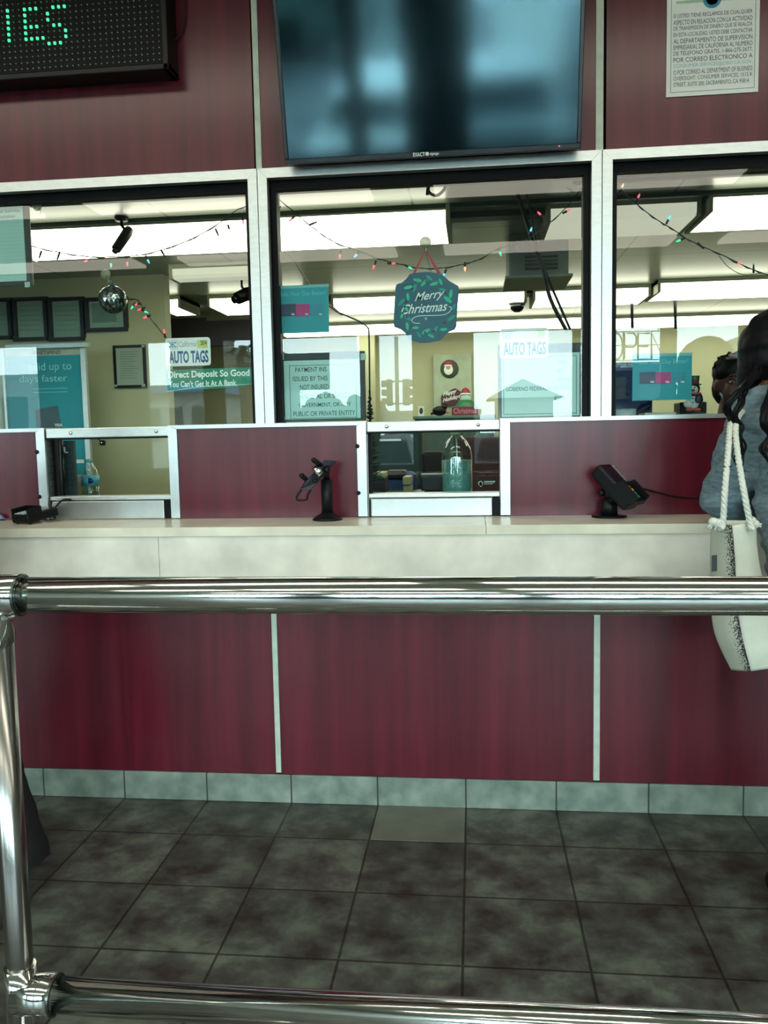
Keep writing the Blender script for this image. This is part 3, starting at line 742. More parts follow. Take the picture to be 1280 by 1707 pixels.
framed_notice('framed_notice', 'black backed Spanish notice low at the right end of the middle window', (830, 978, 573, 699), (836, 966, 589, 694),
    [('PAG', 930, 944, 600, 607), ('GOBIERNO FEDERAL O ESTATAL', 843, 952, 644, 651), ('POR EL', 930, 952, 629, 636), ('IDAD', 924, 942, 660, 667), ('NT', 929, 939, 615, 622)],
    tapes=((967, 976, 577, 590), (967, 975, 689, 696)), border=(839, 961, 594, 690), paper='#b7d6d0')
ls = [('Financial Service', -24, 33, 349, 355), ('Association', -14, 25, 358, 364)]
t = framed_notice('framed_notice', 'black backed association notice at the far upper left window edge', (-110, 51, 331, 479), (-104, 41, 341, 471), ls, tapes=((32, 42, 331, 341), (41, 50, 470, 479)), paper='#9fc4bb')
tm = MB(); [prect(tm, -60, 38, 372+i*6.2, 372.9+i*6.2, .0609, .0612) for i in range(15)]; obj('small_print', tm, INKL, t)

# framed certificates and the notice on the partition wall
YW = 2.5
def certificate(px0, px1, pt, pb, label, kind=0):
    t = thing('framed_certificate', label, 'picture frame', P((px0+px1)/2, pb, YW), 'framed certificates on the office wall')
    f = MB(); k = 6
    for a, b, c, d in ((px0, px1, pt, pt+k), (px0, px1, pb-k, pb), (px0, px0+k, pt+k, pb-k), (px1-k, px1, pt+k, pb-k)): prect(f, a, b, c, d, YW-.03, YW-.001)
    obj('frame', f, DARKF, t)
    pc_ = mat('certificate_paper_%d' % kind, ('#97a89a', '#a8b3a4', '#9dac9f', '#a8b7a6')[kind], .4, var=.05)
    obj('sheet', prect(MB(), px0+k-.5, px1-k+.5, pt+k-.5, pb-k+.5, YW-.012, YW-.002), pc_, t)
    tm = MB()
    for i in range(6): prect(tm, px0+k+6, px1-k-6, pt+k+8+i*(pb-pt-24)/6, pt+k+8.8+i*(pb-pt-24)/6, YW-.0135, YW-.0125)
    obj('small_print', tm, mat('faded_grey_ink', '#71857a', .6), t)
    if kind == 3:
        a = px0+12; obj('mount', prect(MB(), a, px1-18, pt+10, pb-16, YW-.016, YW-.0136), mat('grey_card_mount', '#7d9088'), t)
    obj('cover_glass', prect(MB(), px0+k-.5, px1-k+.5, pt+k-.5, pb-k+.5, YW-.022, YW-.020), GLASS, t)
certificate(-40, 18, 497, 566, 'black framed certificate, leftmost on the office wall and cut by the picture edge', 0)
certificate(21, 78, 495, 568, 'black framed certificate, second from the left on the office wall', 1)
certificate(80, 139, 495, 568, 'black framed certificate with a curved banner print, left of the widest one', 2)
certificate(141, 211, 495, 552, 'widest black framed certificate, behind the hanging glass ball', 3)
t = framed_notice('framed_notice', 'black backed typed notice alone on the beige wall below the glass ball', (189, 243, 575, 646), (194, 238, 580, 642), [], tapes=((236, 241, 575, 579), (236, 242, 640, 645), (191, 195, 641, 645)), Y=YW-.02, paper='#9fb0a0')
tm = MB(); [prect(tm, 200, 232-(i*7) % 12, 586+i*4, 586.8+i*4, YW-.0212, YW-.0206) for i in range(12)]; obj('small_print', tm, mat('faded_grey_ink', '#71857a'), t)
# bank card poster in a silver frame
YQ = 2.1
t = thing('poster_stand', 'tall teal poster in a silver frame reading paid up to days faster', 'poster', (P(60, 800, YQ).x, YQ, 0))
def pq(a, b, c, d, y0=YQ, y1=YQ+.02): return prect(MB(), a, b, c, d, y0, y1)
f = MB()
for a, b, c, d in ((8, 147, 573, 580), (8, 12, 580, 806), (139, 147, 580, 806), (12, 139, 792, 806)): prect(f, a, b, c, d, YQ-.03, YQ)
obj('frame', f, ALU, t)
xa, xb = P(12, 700, YQ).x, P(143, 700, YQ).x; zz = P(75, 800, YQ).z
obj('leg', MB().box((xa, YQ-.02, 0), (xa+.03, YQ+.02, zz)), ALU, t); obj('leg', MB().box((xb-.03, YQ-.02, 0), (xb, YQ+.02, zz)), ALU, t)
obj('sheet', pq(11, 140, 593, 793, YQ-.01, YQ), TEALP, t)
obj('header_strip', pq(11, 140, 580, 593, YQ-.01, YQ), mat('pale_header', '#a7b4a4', .5), t)
obj('header_lettering', ptext(MB(), 'NETSPEND', 62, 101, 585, 590.5, YQ-.0106, bold=.01), INK, t)
obj('header_mark', prect(MB(), 54, 60, 585, 590.5, YQ-.0106, YQ-.0101), REDP, t)
obj('lettering', ptext(MB(), 'paid up to', 48, 119, 604, 621, YQ-.0106), mat('pale_teal_ink', '#8fd0d2', .5), t); obj('lettering', ptext(MB(), 'days faster', 32, 112, 625, 640, YQ-.0106), MATS['pale_teal_ink'], t)
obj('small_print', prect(prect(MB(), 55, 112, 647, 648.3, YQ-.0106, YQ-.0101), 55, 112, 653, 654.3, YQ-.0106, YQ-.0101), mat('soft_teal_ink', '#69bfc6'), t)
cd_ = obj('printed_card', MB().prism([pp(60, 683, YQ), pp(98, 676, YQ), pp(104, 712, YQ), pp(62, 716, YQ)], YQ-.0112, YQ-.0106), mat('slate_card_print', '#35525c', .4), t)
tm = MB(); ptext(tm, 'VISA', 91, 104, 706, 711, YQ-.0118, bold=.03); obj('card_lettering', tm, WINK, cd_)
obj('lower_band', pq(11, 140, 767, 773, YQ-.0112, YQ-.0102), WINK, t)

# suction cups
CUP = glassmat('clear_suction_rubber', (.72, .80, .72), boost=2.5)
def suction(px, py, r, label, Y=.0600):
    c = P(px, py, Y); k = r/ppm(Y)
    t = thing('suction_cup', label, 'suction cup', (c.x, c.y, c.z-k), 'suction cups on the glass')
    obj('cup', MB().lathe([(k, 0), (k*.9, .003), (k*.5, .008), (k*.3, .014), (k*.3, .018), (.0001, .019)], c, 24, 'y'), mat('milky_rubber', '#a9ab8e', .3, alpha=.75), t)
    obj('hook', MB().tube(spline([c+Vector((0, .016, 0)), c+Vector((0, .024, -.004)), c+Vector((0, .024, -k*1.1)), c+Vector((0, .016, -k*1.2))]), .0012, 6), STEEL, t)
suction(176, 457, 9, 'clear suction cup above the hanging glass ball')
suction(62, 344, 8, 'clear suction cup at the top of the left window')
suction(709, 404, 9.5, 'clear suction cup holding the ribbon of the plaque')

# hanging glass ball ornament
c = P(188, 500, .10); R_ = 24/ppm(.10)
t = thing('glass_ball_ornament', 'dark glittering ball ornament hanging from a suction cup in the left window', 'ornament', c-Vector((0, 0, R_)))
bm = bmesh.new(); bmesh.ops.create_icosphere(bm, subdivisions=3, radius=R_)
mb = MB(); mb.add([v.co+c for v in bm.verts], [[v.index for v in f.verts] for f in bm.faces], False); bm.free()
obj('ball', mb, mat('crackled_dark_mirror_glass', '#20302f', .12, .85, scale=90, col2='#a3aea8', detail=2), t)
obj('cap', MB().lathe([(.009, 0), (.009, .012), (.004, .014), (.0001, .0145)], c+Vector((0, 0, R_-.002)), 16), mat('teal_metal_cap', '#3a7a74', .3, .7), t)
obj('thread', MB().tube([c+Vector((0, 0, R_+.012)), P(178, 464, .085)], .0008, 5), WHITE, t)

# Merry Christmas plaque
YM = .075
out = [(683,457),(690,455),(712,453),(735,456),(741,461),(748,468),(757,473),(764,477),(765,484),(763,505),(761,530),(761,543),(758,549),(748,553),(741,560),(733,567),(712,571),(700,571),(688,568),(680,565),(676,556),(668,549),(657,545),(656,540),(657,510),(659,480),(661,474),(670,471),(677,465)]
t = thing('christmas_plaque', 'dark teal scalloped plaque lettered Merry Christmas inside a leaf wreath', 'plaque', P(711, 571, YM))
obj('board', MB().prism([pp(a, b, YM) for a, b in out], YM, YM+.008), mat('dark_teal_board', '#155468', .4, scale=6), t)
cen = P(712, 512, YM); s_ = 1/ppm(YM)
lf, lf2, br_ = MB(), MB(), MB()
for i in range(26):
    a = 2*PI*i/26+random.uniform(-.06, .06)
    if 1.75*PI < a < 1.98*PI and i % 2: continue
    rr = 39+(-3.5 if i % 2 else 3.5); x = cen.x+math.cos(a)*rr*s_; z = cen.z+math.sin(a)*(rr+4)*s_
    th = a+PI/2+(.6 if i % 2 else -.6); L_ = random.uniform(5.2, 7.8)*s_; Wd = L_*.42
    pts = []
    for k in range(10):
        u = 2*PI*k/10; ex = math.cos(u)*L_*(1 if math.cos(u) < 0 else 1.2); ez = math.sin(u)*Wd
        pts.append((x+ex*math.cos(th)-ez*math.sin(th), z+ex*math.sin(th)+ez*math.cos(th)))
    (lf if i % 3 else lf2).prism(pts, YM-.0012, YM-.0002)
for a in (.55, .9, 1.6, 2.3, 2.9, 3.5, 3.95, 4.6, 5.0, 5.6, 5.95):
    br_.lathe([(1.9*s_, 0), (1.9*s_, .001)], (cen.x+math.cos(a)*36*s_, YM-.0016, cen.z+math.sin(a)*41*s_), 12, 'y')
obj('leaves', lf, mat('bright_green_leaf_paint', '#2bb890', .5), t); obj('pale_leaves', lf2, mat('soft_green_leaf_paint', '#1c9488', .5), t); obj('berries', br_, mat('dusty_rose_paint', '#7a4a5a', .5), t)
obj('lettering', ptext(MB(), 'Merry', 691, 741, 488, 506, YM-.0012, shear=.45, slope=.12, bold=.008), WINK, t); obj('lettering', ptext(MB(), 'Christmas', 669, 746, 507, 523, YM-.0012, shear=.45, slope=.05, bold=.008), WINK, t)
sw = spline([P(a, b, YM-.001) for a, b in ((748, 511), (752, 513), (749, 520), (738, 525), (715, 526), (697, 527), (688, 531), (687, 536), (693, 539), (700, 539))])
obj('swash', MB().tube(sw, .0016, 6), WINK, t)
st = MB(); sc_ = P(710, 531.5, YM)
for k in range(3):
    a = PI*k/3; d = Vector((math.cos(a), 0, math.sin(a)))*.007; st.tube([sc_-d, sc_+d], .0008, 5)
obj('snowflake', st, WINK, t)
rb = MB()
for (a, b) in (((708, 418), (690, 456)), ((710, 418), (732, 456))):
    p, q = P(*a, YM), P(*b, YM); n_ = Vector((.0055, 0, .002))
    rb.add([p-n_*.4, p+n_*.4, q+n_, q-n_] + [v+Vector((0, .0015, 0)) for v in (p-n_*.4, p+n_*.4, q+n_, q-n_)], [(0,1,2,3),(7,6,5,4),(0,4,5,1),(1,5,6,2),(2,6,7,3),(3,7,4,0)])
obj('ribbon', rb, mat('red_ribbon', '#a82238', .5), t)

# christmas light strings
CORD = mat('dark_green_cord', '#0e2420', .5)
BULB = {'r': mat('lit_red_bulb', '#ff2a3c', .3, emit=(1, .06, .10), es=3.0), 'g': mat('lit_green_bulb', '#12b070', .3, emit=(.05, .9, .45), es=1.6),
        'b': mat('lit_blue_bulb', '#2aa0c8', .3, emit=(.1, .7, 1), es=1.6), 'o': mat('lit_orange_bulb', '#ff6a3c', .3, emit=(1, .25, .12), es=3.0), 'k': mat('unlit_bulb_glass', '#1c3230', .2)}
def lights(label, path, bulbs, Y=.09, loops=()):
    pts = [P(a, b, Y) for a, b in path]
    t = thing('christmas_light_string', label, 'string lights', min(pts, key=lambda v: v.z), 'christmas light strings in the windows')
    sp = spline(pts, 8); mb = MB().tube(sp, .0016, 6)
    off_ = [p+Vector((0, .004, .0022*math.sin(i*.9))) for i, p in enumerate(sp)]; mb.tube(off_, .0014, 6)
    for lp in loops: mb.tube(spline([P(a, b, Y) for a, b in lp], 8), .0012, 6)
    obj('cord', mb, CORD, t)
    for (px, py, c_, ax, ay) in bulbs:
        c0 = P(px, py, Y); c1 = P(px+ax, py+ay, Y); d = (c1-c0).normalized()
        b_ = obj('bulb', MB().tube([c0, c0+d*.006, c0+d*.012, c0+d*.0165], [.0032, .0036, .0024, .0004], 8), BULB[c_], t)
        obj('socket', MB().tube([c0-d*.017, c0-d*.002, c0], [.0036, .0042, .0036], 8), CORD, b_)
lights('christmas light string sagging across the whole left window', [(30, 398), (52, 410), (100, 421), (150, 428), (200, 428), (245, 423), (290, 410), (330, 393), (365, 372), (395, 350), (416, 342)],
       [(67, 425, 'k', -2, 6), (97, 428, 'k', -2, 6), (146, 434, 'r', -6, 2), (185, 439, 'g', 0, 7), (212, 437, 'r', 0, 6), (246, 433, 'b', 3, 6), (272, 423, 'k', 3, 5), (362, 388, 'k', 3, 7), (382, 382, 'o', 2, 7), (405, 368, 'r', 1, 7)])
lights('short christmas light string dropping from the glass ball to the AUTO TAGS sticker', [(205, 500), (228, 500), (244, 522), (262, 545), (277, 562)],
       [(222, 510, 'g', -3, 4), (229, 507, 'r', -5, 1), (236, 515, 'r', -5, 2), (241, 519, 'g', 4, 2), (245, 528, 'r', -5, 2), (274, 556, 'r', -1, -6)])
lights('christmas light string sagging in the middle window behind the plaque ribbon', [(458, 327), (485, 349), (500, 362), (530, 386), (560, 405), (600, 419), (630, 431), (665, 440), (700, 447), (735, 447), (770, 441), (800, 432), (830, 415), (865, 405), (890, 392), (912, 375), (940, 350), (960, 325), (980, 300)],
       [(463, 350, 'b', -5, 8), (486, 365, 'r', -6, 5), (523, 372, 'k', 5, -2), (567, 424, 'r', -1, 7), (595, 424, 'b', -2, 2), (624, 442, 'r', -2, 6), (653, 439, 'r', 2, 0), (681, 445, 'g', 2, 1), (741, 456, 'b', -2, 5), (775, 445, 'o', 0, 6), (833, 420, 'g', 1, 3), (862, 410, 'k', 0, 5), (884, 386, 'b', 1, -3), (901, 358, 'r', -3, -3), (945, 352, 'r', 4, -2), (950, 316, 'k', -4, -3), (971, 296, 'r', -5, 0)])
lights('christmas light string sloping down across the right window', [(1020, 308), (1036, 318), (1060, 339), (1082, 357), (1104, 372), (1118, 380), (1140, 395), (1152, 402), (1180, 415), (1210, 428), (1240, 443), (1262, 452), (1290, 462)],
       [(1036, 313, 'o', 3, -6), (1063, 330, 'r', 3, -6), (1114, 366, 'b', 3, -6), (1134, 400, 'g', -5, 2), (1168, 410, 'k', 2, 2), (1229, 438, 'r', 3, 1), (1256, 447, 'k', 0, -6)], loops=([(1198, 426), (1215, 446), (1240, 458), (1268, 455)],))

# dark cables hanging in the middle window
CAB = mat('dark_cable_jacket', '#151c1e', .4)
t = thing('hanging_cable', 'pair of dark cables hanging diagonally at the right of the middle window', 'cable', P(945, 552, 1.0))
obj('cable', MB().tube(spline([P(a, b, 1.0) for a, b in ((852, 290), (868, 340), (884, 390), (905, 450), (918, 500), (945, 553))]), .009, 8), CAB, t)
obj('cable', MB().tube(spline([P(a, b, 1.02) for a, b in ((868, 290), (884, 350), (893, 400), (912, 460), (931, 505), (952, 553))]), .006, 8), CAB, t)
for (px, nm) in ((1052, 'left of the two dark rods hanging from the ceiling in the right window'), (1124, 'right of the two dark rods hanging from the ceiling in the right window')):
    yb = 4.0
    obj('hanging_rod', MB().tube([P(px, 455, yb), P(px+2, 548, yb)], .012, 8).tube([P(px-6, 457, yb), P(px+6, 457, yb)], .012, 6), CAB, label=nm, cat='rod', group='rods hanging from the office ceiling')
obj('cable_coil', MB().tube(spline([P(a, b, .3) for a, b in ((724, 240), (716, 290), (712, 325), (716, 302), (732, 300), (742, 312), (728, 326), (714, 318), (722, 300), (745, 306), (762, 300))]), .006, 8), CAB, label='dark coil of cable at the very top of the middle window', cat='cable')
obj('thin_wire', MB().tube(spline([P(a, b, 1.6) for a, b in ((470, 400), (520, 480), (555, 515), (575, 525), (597, 535), (612, 545), (615, 560), (616, 640), (617, 690))]), .005, 6), CAB, label='thin wire running down beside the small christmas tree', cat='wire')

# ceiling units: air vent and cameras
ya = PZ(900, 460, HO-.24).y
t = thing('air_vent', 'boxy grey ceiling air unit with dark slots right of the plaque', 'air vent', (P(898, 470, ya).x, ya, HO-.24))
x0, x1 = P(848, 450, ya).x, P(948, 450, ya).x; zb_ = HO-.30
z_ = lambda py: P(898, py, ya).z
obj('body', MB().bbox((x0, ya, z_(460)), (x1, ya+.42, HO-.001), .01), mat('grey_air_unit', '#64716a', .5), t)
for i in range(4):
    zc = z_(427+i*6.5); obj('louvre', MB().box((x0+.09, ya-.012, zc-.008), (x1-.06, ya+.004, zc+.002)), mat('dark_slot', '#222c2b', .6), t)
obj('lip', MB().box((x0-.02, ya-.02, z_(460)-.01), (x1+.02, ya+.42, z_(460)+.004)), mat('grey_air_unit_lip', '#7a867c', .5), t)
yd = PZ(862, 486, HO).y
c = P(862, 508, yd); c.z = max(c.z, HO-.14)
t = thing('dome_camera', 'small dark dome camera on the ceiling right of the plaque', 'security camera', (c.x, yd, c.z-.06))
obj('base', MB().lathe([(.062, .0), (.075, .02), (.080, HO-c.z)], c, 24), mat('grey_camera_base', '#8a8f80', .5), t)
obj('dome', MB().lathe([(.0001, -.06), (.02, -.058), (.04, -.047), (.056, -.025), (.06, 0)], c, 24), mat('smoked_dome', '#101517', .12), t)
def cctv(pm, pb0, pb1, Y, r, label, top):
    t = thing('security_camera', label, 'security camera', P(*pb1, Y), 'bracket security cameras')
    a, b = P(*pb0, Y), P(*pb1, Y+.0)
    b = b+Vector((0, -.06, 0)); d = (b-a).normalized()
    obj('bracket', MB().tube([Vector((P(*pm, Y).x, Y, HO)), P(*pm, Y), a], .008, 8), BLACKM, t)
    obj('mount', MB().lathe([(.035, 0), (.03, -.02)], (P(*pm, Y).x, Y, HO), 16), BLACKM, t)
    obj('body', MB().tube([a-d*r, a, b], [r*.8, r, r*.9], 12), BLACK, t)
    obj('lens', MB().tube([b, b+d*r*.7], [r*.62, r*.55], 12), mat('smoked_dome', '#101517'), t)
cctv((203, 376), (212, 388), (202, 420), PZ(203, 362, HO).y, .026, 'black camera hanging in front of the light band in the left window', 0)
cctv((403, 478), (412, 490), (399, 500), 2.6, .045, 'black camera under the ceiling at the right edge of the left window', 0)
c = P(171, 738, .14)
t = thing('webcam', 'tiny black camera hanging behind the left pass-through glass', 'camera', c)
obj('body', MB().bbox((c.x-.010, .131, c.z-.011), (c.x+.010, .149, c.z+.011), .003), BLACK, t)
obj('arm', MB().tube([c, P(163, 731, .14), P(160, 712, .14)], .0025, 6), BLACK, t)
obj('lens', MB().lathe([(.004, 0), (.003, -.002)], (c.x, .130, c.z), 12, 'y'), CHROME, t)

# ledge and desk on the office side
DESK = mat('dark_green_grey_desk', '#33413e', .35)
ZD = P(762, 824, .33).z
t = thing('desk', 'long dark work desk behind the pass-through windows', 'desk', (0, .5, 0))
obj('desktop', MB().bbox((-2.5, .125, ZD-.04), (2.6, .47, ZD), .004), DESK, t)
for x in (-2.4, -.8, .9, 2.5): obj('leg', MB().box((x-.03, .2, 0), (x+.03, .42, ZD-.04)), BLACKM, t)
t = thing('ledge', 'narrow white ledge behind the sill of the right window', 'shelf', (1.6, .19, ZS-.02))
obj('board', MB().bbox((XG2+.05, .121, ZS-.02), (2.8, .30, ZS-.002), .002), mat('pale_ledge', '#8f9f96', .5), t)
def bracket_leg(x): obj('leg', MB().box((x-.01, .16, ZD), (x+.01, .28, ZS-.02)), BLACKM, t)
bracket_leg(.62); bracket_leg(1.5); bracket_leg(2.5)

def lathe_px(mb, prof, cx, zb, Y): return mb.lathe(prof, (cx, Y, zb), 28)
# small water bottle
c = P(152, 829, .3); c.z = ZD
t = thing('water_bottle', 'small clear plastic water bottle with a blue label behind the left pass-through', 'bottle', c)
H = P(152, 768, .3).z-ZD
obj('bottle', MB().lathe([(.025, 0), (.034, .006), (.036, H*.3), (.036, H*.62), (.030, H*.74), (.016, H*.9), (.013, H*.92), (.013, H*.97)], c, 28), BOTTLE, t)
obj('water', MB().lathe([(.024, .003), (.032, .008), (.034, H*.34), (.0001, H*.34)], c, 24), glassmat('water_in_bottle', (.75, .88, .86), boost=1.5), t)
obj('label_wrap', MB().lathe([(.0368, H*.36), (.0368, H*.62)], c, 28), mat('blue_bottle_label', '#3f8fa6', .4, scale=20, col2='#79b8c2'), t)
obj('label_patch', MB().lathe([(.012, 0), (.012, -.001)], (c.x+.013, c.y-.035, c.z+H*.49), 16, 'y', Matrix.Scale(1.5, 4, (1, 0, 0))), mat('navy_label_patch', '#16366b', .4), t)
obj('cap', MB().lathe([(.0135, H*.955), (.0145, H*.96), (.0145, H*1.03), (.012, H*1.04)], c, 20), mat('pale_teal_cap', '#6fa8a0', .4), t)
# big glass jug
c = P(762, 824, .33); c.z = ZD; s_ = 1/ppm(.33); H = P(762, 722, .33).z-ZD
t = thing('glass_jug', 'large clear glass jug half filled with pale water in the right pass-through', 'jug', c)
r = 25.5*s_
obj('jug', MB().lathe([(r*.88, 0), (r*.97, .006), (r, H*.12), (r, H*.62), (r*.9, H*.76), (r*.62, H*.88), (r*.34, H*.95), (r*.30, H*1.0)], c, 32), BOTTLE, t)
obj('water', MB().lathe([(r*.86, .004), (r*.94, .01), (r*.965, H*.12), (r*.965, H*.56), (.0001, H*.56)], c, 32), mat('cloudy_water', '#6aa79f', .25, alpha=.55), t)
obj('cap', MB().lathe([(r*.36, H*.97), (r*.40, H*.98), (r*.40, H*1.07), (r*.3, H*1.08), (r*.12, H*1.09), (r*.12, H*1.2)], c, 20), mat('pale_green_cap', '#a7bfa8', .4), t)
obj('straw', MB().tube([c+Vector((0, 0, H*.1)), c+Vector((0, 0, H*.98))], .003, 6), mat('pale_green_cap', '#a7bfa8'), t)
em = MB()
for row in range(5):
    for k in (-.25, .2):
        a = -PI/2+k; em.ell(c+Vector((math.cos(a)*r*1.0, math.sin(a)*r*1.0, H*(.14+row*.1))), (.006, .002, .0012), n=6)
obj('embossing', em, mat('bright_glass_embossing', '#cfe4df', .2), t)
# perforated metal jambs and dark post left of the first pass-through
t = thing('perforated_bracket', 'grey perforated metal post behind the left pass-through, nearest its left edge', 'bracket', (op[0][0], .03, ZC+.06))
xr0 = op[0][0]+.0012
PERF = mat('grey_perforated_steel', '#3a4a4c', .45, .4)
obj('post', MB().box((xr0, .003, ZC+.06), (xr0+.002, .048, ZS-.042)), PERF, t)
def holes(x0, x1, y):
    mb = MB(); n = 9
    for i in range(n):
        for u in (.3, .7): mb.lathe([(.0022, 0), (.0022, -.0008)], (x0+(x1-x0)*u, y, ZD+.02+i*(ZS-ZD-.09)/n), 8, 'y')
    return mb
hm = MB()
for i in range(10):
    for y_ in (.016, .034): hm.lathe([(.0028, 0), (.0028, .0008)], (xr0+.002, y_, ZC+.075+i*.026), 8, 'x')
obj('holes', hm, GASKET, t)
x0, x1 = P(107, 780, .15).x, P(124, 780, .15).x
t = thing('perforated_bracket', 'grey perforated metal post behind the left pass-through, right of the black tube', 'bracket', (x0, .15, ZD))
obj('post', MB().box((x0, .15, ZD), (x1, .17, ZS-.05)), PERF, t); obj('holes', holes(x0, x1, .15), GASKET, t)
obj('clip', MB().box((x0+.004, .143, P(115, 755, .15).z), (x0+.010, .15, P(115, 745, .15).z)).box((x0+.004, .143, P(115, 755, .15).z), (x0+.020, .15, P(115, 753, .15).z)), WINK, t)
cx = P(101, 780, .10).x
obj('black_tube', MB().lathe([(.013, ZC+.05), (.013, ZD+.08), (.016, ZD+.085), (.016, ZD+.13), (.0125, ZD+.135), (.0125, ZD+.19), (.015, ZD+.195), (.015, ZS-.045)], (cx, .10, 0), 16), BLACK, label='thick black tube standing between two perforated posts', cat='tube')

# things on the desk and in the room seen through the right pass-through
NAVY = mat('navy_fabric', '#24406b', .7)
def chair(px, pt, Y, col, label, wd=.44, hb=.42, loc2=None, m_=None):
    c = P(px, pt, Y); zt = c.z
    t = thing('office_chair', label, 'chair', (c.x, Y, 0), 'office chairs')
    obj('backrest', MB().bbox((c.x-wd/2, Y, zt-hb), (c.x+wd/2, Y+.08, zt), .035, 4), m_ or mat('chair_fabric_'+col[1:], col, .7), t)
    obj('seat', MB().bbox((c.x-.21, Y+.06, .44), (c.x+.21, Y+.50, .53), .03, 3), m_ or MATS['chair_fabric_'+col[1:]], t)
    obj('column', MB().tube([(c.x, Y+.28, .08), (c.x, Y+.28, .45)], .03), BLACKM, t)
    obj('back_support', MB().tube([(c.x, Y+.04, .5), (c.x, Y+.04, zt-hb*.5)], .02), BLACKM, t)
    for k in range(5):
        a = 2*PI*k/5; obj('leg', MB().tube([(c.x, Y+.28, .12), (c.x+math.cos(a)*.22, Y+.28+math.sin(a)*.22, .06)], [.025, .015]), BLACKM, t)
        obj('caster', MB().ell((c.x+math.cos(a)*.22, Y+.28+math.sin(a)*.22, .031), .031, n=10), BLACK, t)
RIB = mat('brown_ribbed_fabric', '#3a2428', .7, scale=60, stretch=(6, 1, .1), col2='#4f3437')
chair(660, 786, 1.45, '#24406b', 'blue office chair with a black top seen through the right pass-through', .22, .3)
chair(815, 728, 2.1, '#3a2428', 'high brown ribbed office chair behind the glass jug', .42, .6, m_=RIB)
chair(722, 752, 2.62, '#12181b', 'black office chair seen between the blue chair and the glass jug', .16, .5)
obj('chair_cover', MB().bbox((P(642, 790, 1.44).x, 1.43, P(660, 800, 1.44).z), (P(678, 790, 1.44).x, 1.55, P(660, 784, 1.44).z), .02, 3), BLACKM, label='black jacket folded over the top of the blue chair', cat='jacket')
for (a, b, c_, d, Y, col, nm, lab) in ((622, 640, 788, 797, 1.1, '#a9ab83', 'file_box', 'cream file box left of the blue chair'), (620, 641, 797, 822, 1.1, '#0f1518', 'printer', 'black office machine beside the blue chair at far left'),
                                     (671, 684, 795, 808, 1.12, '#a9ab83', 'paper_tray', 'cream paper tray right of the blue chair, upper one'), (672, 684, 810, 822, 1.12, '#a9ab83', 'paper_tray', 'cream paper tray right of the blue chair, lower one')):
    mb = prect(MB(), a, b, c_, d, Y, Y+.18, .003); lo = min(v.z for v in mb.v)
    obj(nm, mb, mat(nm+'_'+col[1:], col, .6), label=lab, cat=nm.replace('_', ' '))
mb = MB(); prect(mb, 612, 700, 823, 836, 1.1, 1.6); zt_ = max(v.z for v in mb.v)
t = thing('side_table', 'dark side table carrying trays behind the right pass-through', 'table', (mb.v[0].x+.1, 1.3, 0))
ax, bx_ = min(v.x for v in mb.v), max(v.x for v in mb.v)
obj('tabletop', MB().bbox((ax-.2, 1.06, zt_-.04), (bx_+.05, 1.40, zt_), .004), DESK, t)
for x in (ax-.17, bx_+.02):
    for y in (1.09, 1.37): obj('leg', MB().box((x-.02, y-.02, 0), (x+.02, y+.02, zt_-.04)), BLACKM, t)
t = thing('monitor', 'dark computer monitor on the desk left of the glass jug', 'monitor', (P(725, 826, .41).x, .41, ZD))
obj('screen', prect(MB(), 702, 742, 791, 818, .40, .42, .003), BLACK, t)
obj('base', MB().box((P(708, 820, .41).x, .38, ZD), (P(736, 820, .41).x, .45, P(722, 818, .41).z)), BLACK, t)
obj('top_edge', prect(MB(), 702, 742, 789.5, 791.5, .395, .425), mat('grey_monitor_edge', '#9aa59c', .4), t)
# dark wall strip and door seen behind, wide dark cabinet
t = thing('filing_cabinet', 'wide tall dark green cabinet far behind the right pass-through', 'cabinet', P(690, 800, 3.3))
x0, x1 = P(600, 760, 3.3).x, P(704, 760, 3.3).x; zt_ = P(650, 709, 3.3).z
CABM = mat('dark_teal_cabinet', '#26413d', .5)
obj('body', MB().bbox((x0, 3.3, 0), (x1, 3.8, zt_), .005), CABM, t)
for k in range(3):
    dr = obj('drawer', MB().bbox((x0+.02, 3.28, .06+k*zt_/3.1), (x1-.02, 3.3, (k+1)*zt_/3.1), .004), CABM, t)
    obj('handle', MB().box(((x0+x1)/2-.08, 3.26, (k+.85)*zt_/3.1), ((x0+x1)/2+.08, 3.28, (k+.85)*zt_/3.1+.015)), ALU, dr)
# window sticker with a round face mark
t = thing('round_logo_sticker', 'small white logo sticker low in the right pass-through glass', 'sticker', P(815, 812, .060))
s_ = 1/ppm(.06); c = P(801, 806, .0585)
obj('mark', MB().lathe([(4.2*s_, 0), (4.2*s_, .0005), (2.6*s_, .0005), (2.6*s_, 0)], c, 20, 'y').box((c.x-.002, c.y, c.z-.012), (c.x+.004, c.y+.0005, c.z-.004)), mat('soft_white_ink', '#9db8b0', .5), t)
obj('bar', prect(prect(MB(), 807, 825, 802, 804, .0585, .059), 807, 822, 806, 807, .0585, .059), MATS['soft_white_ink'], t)

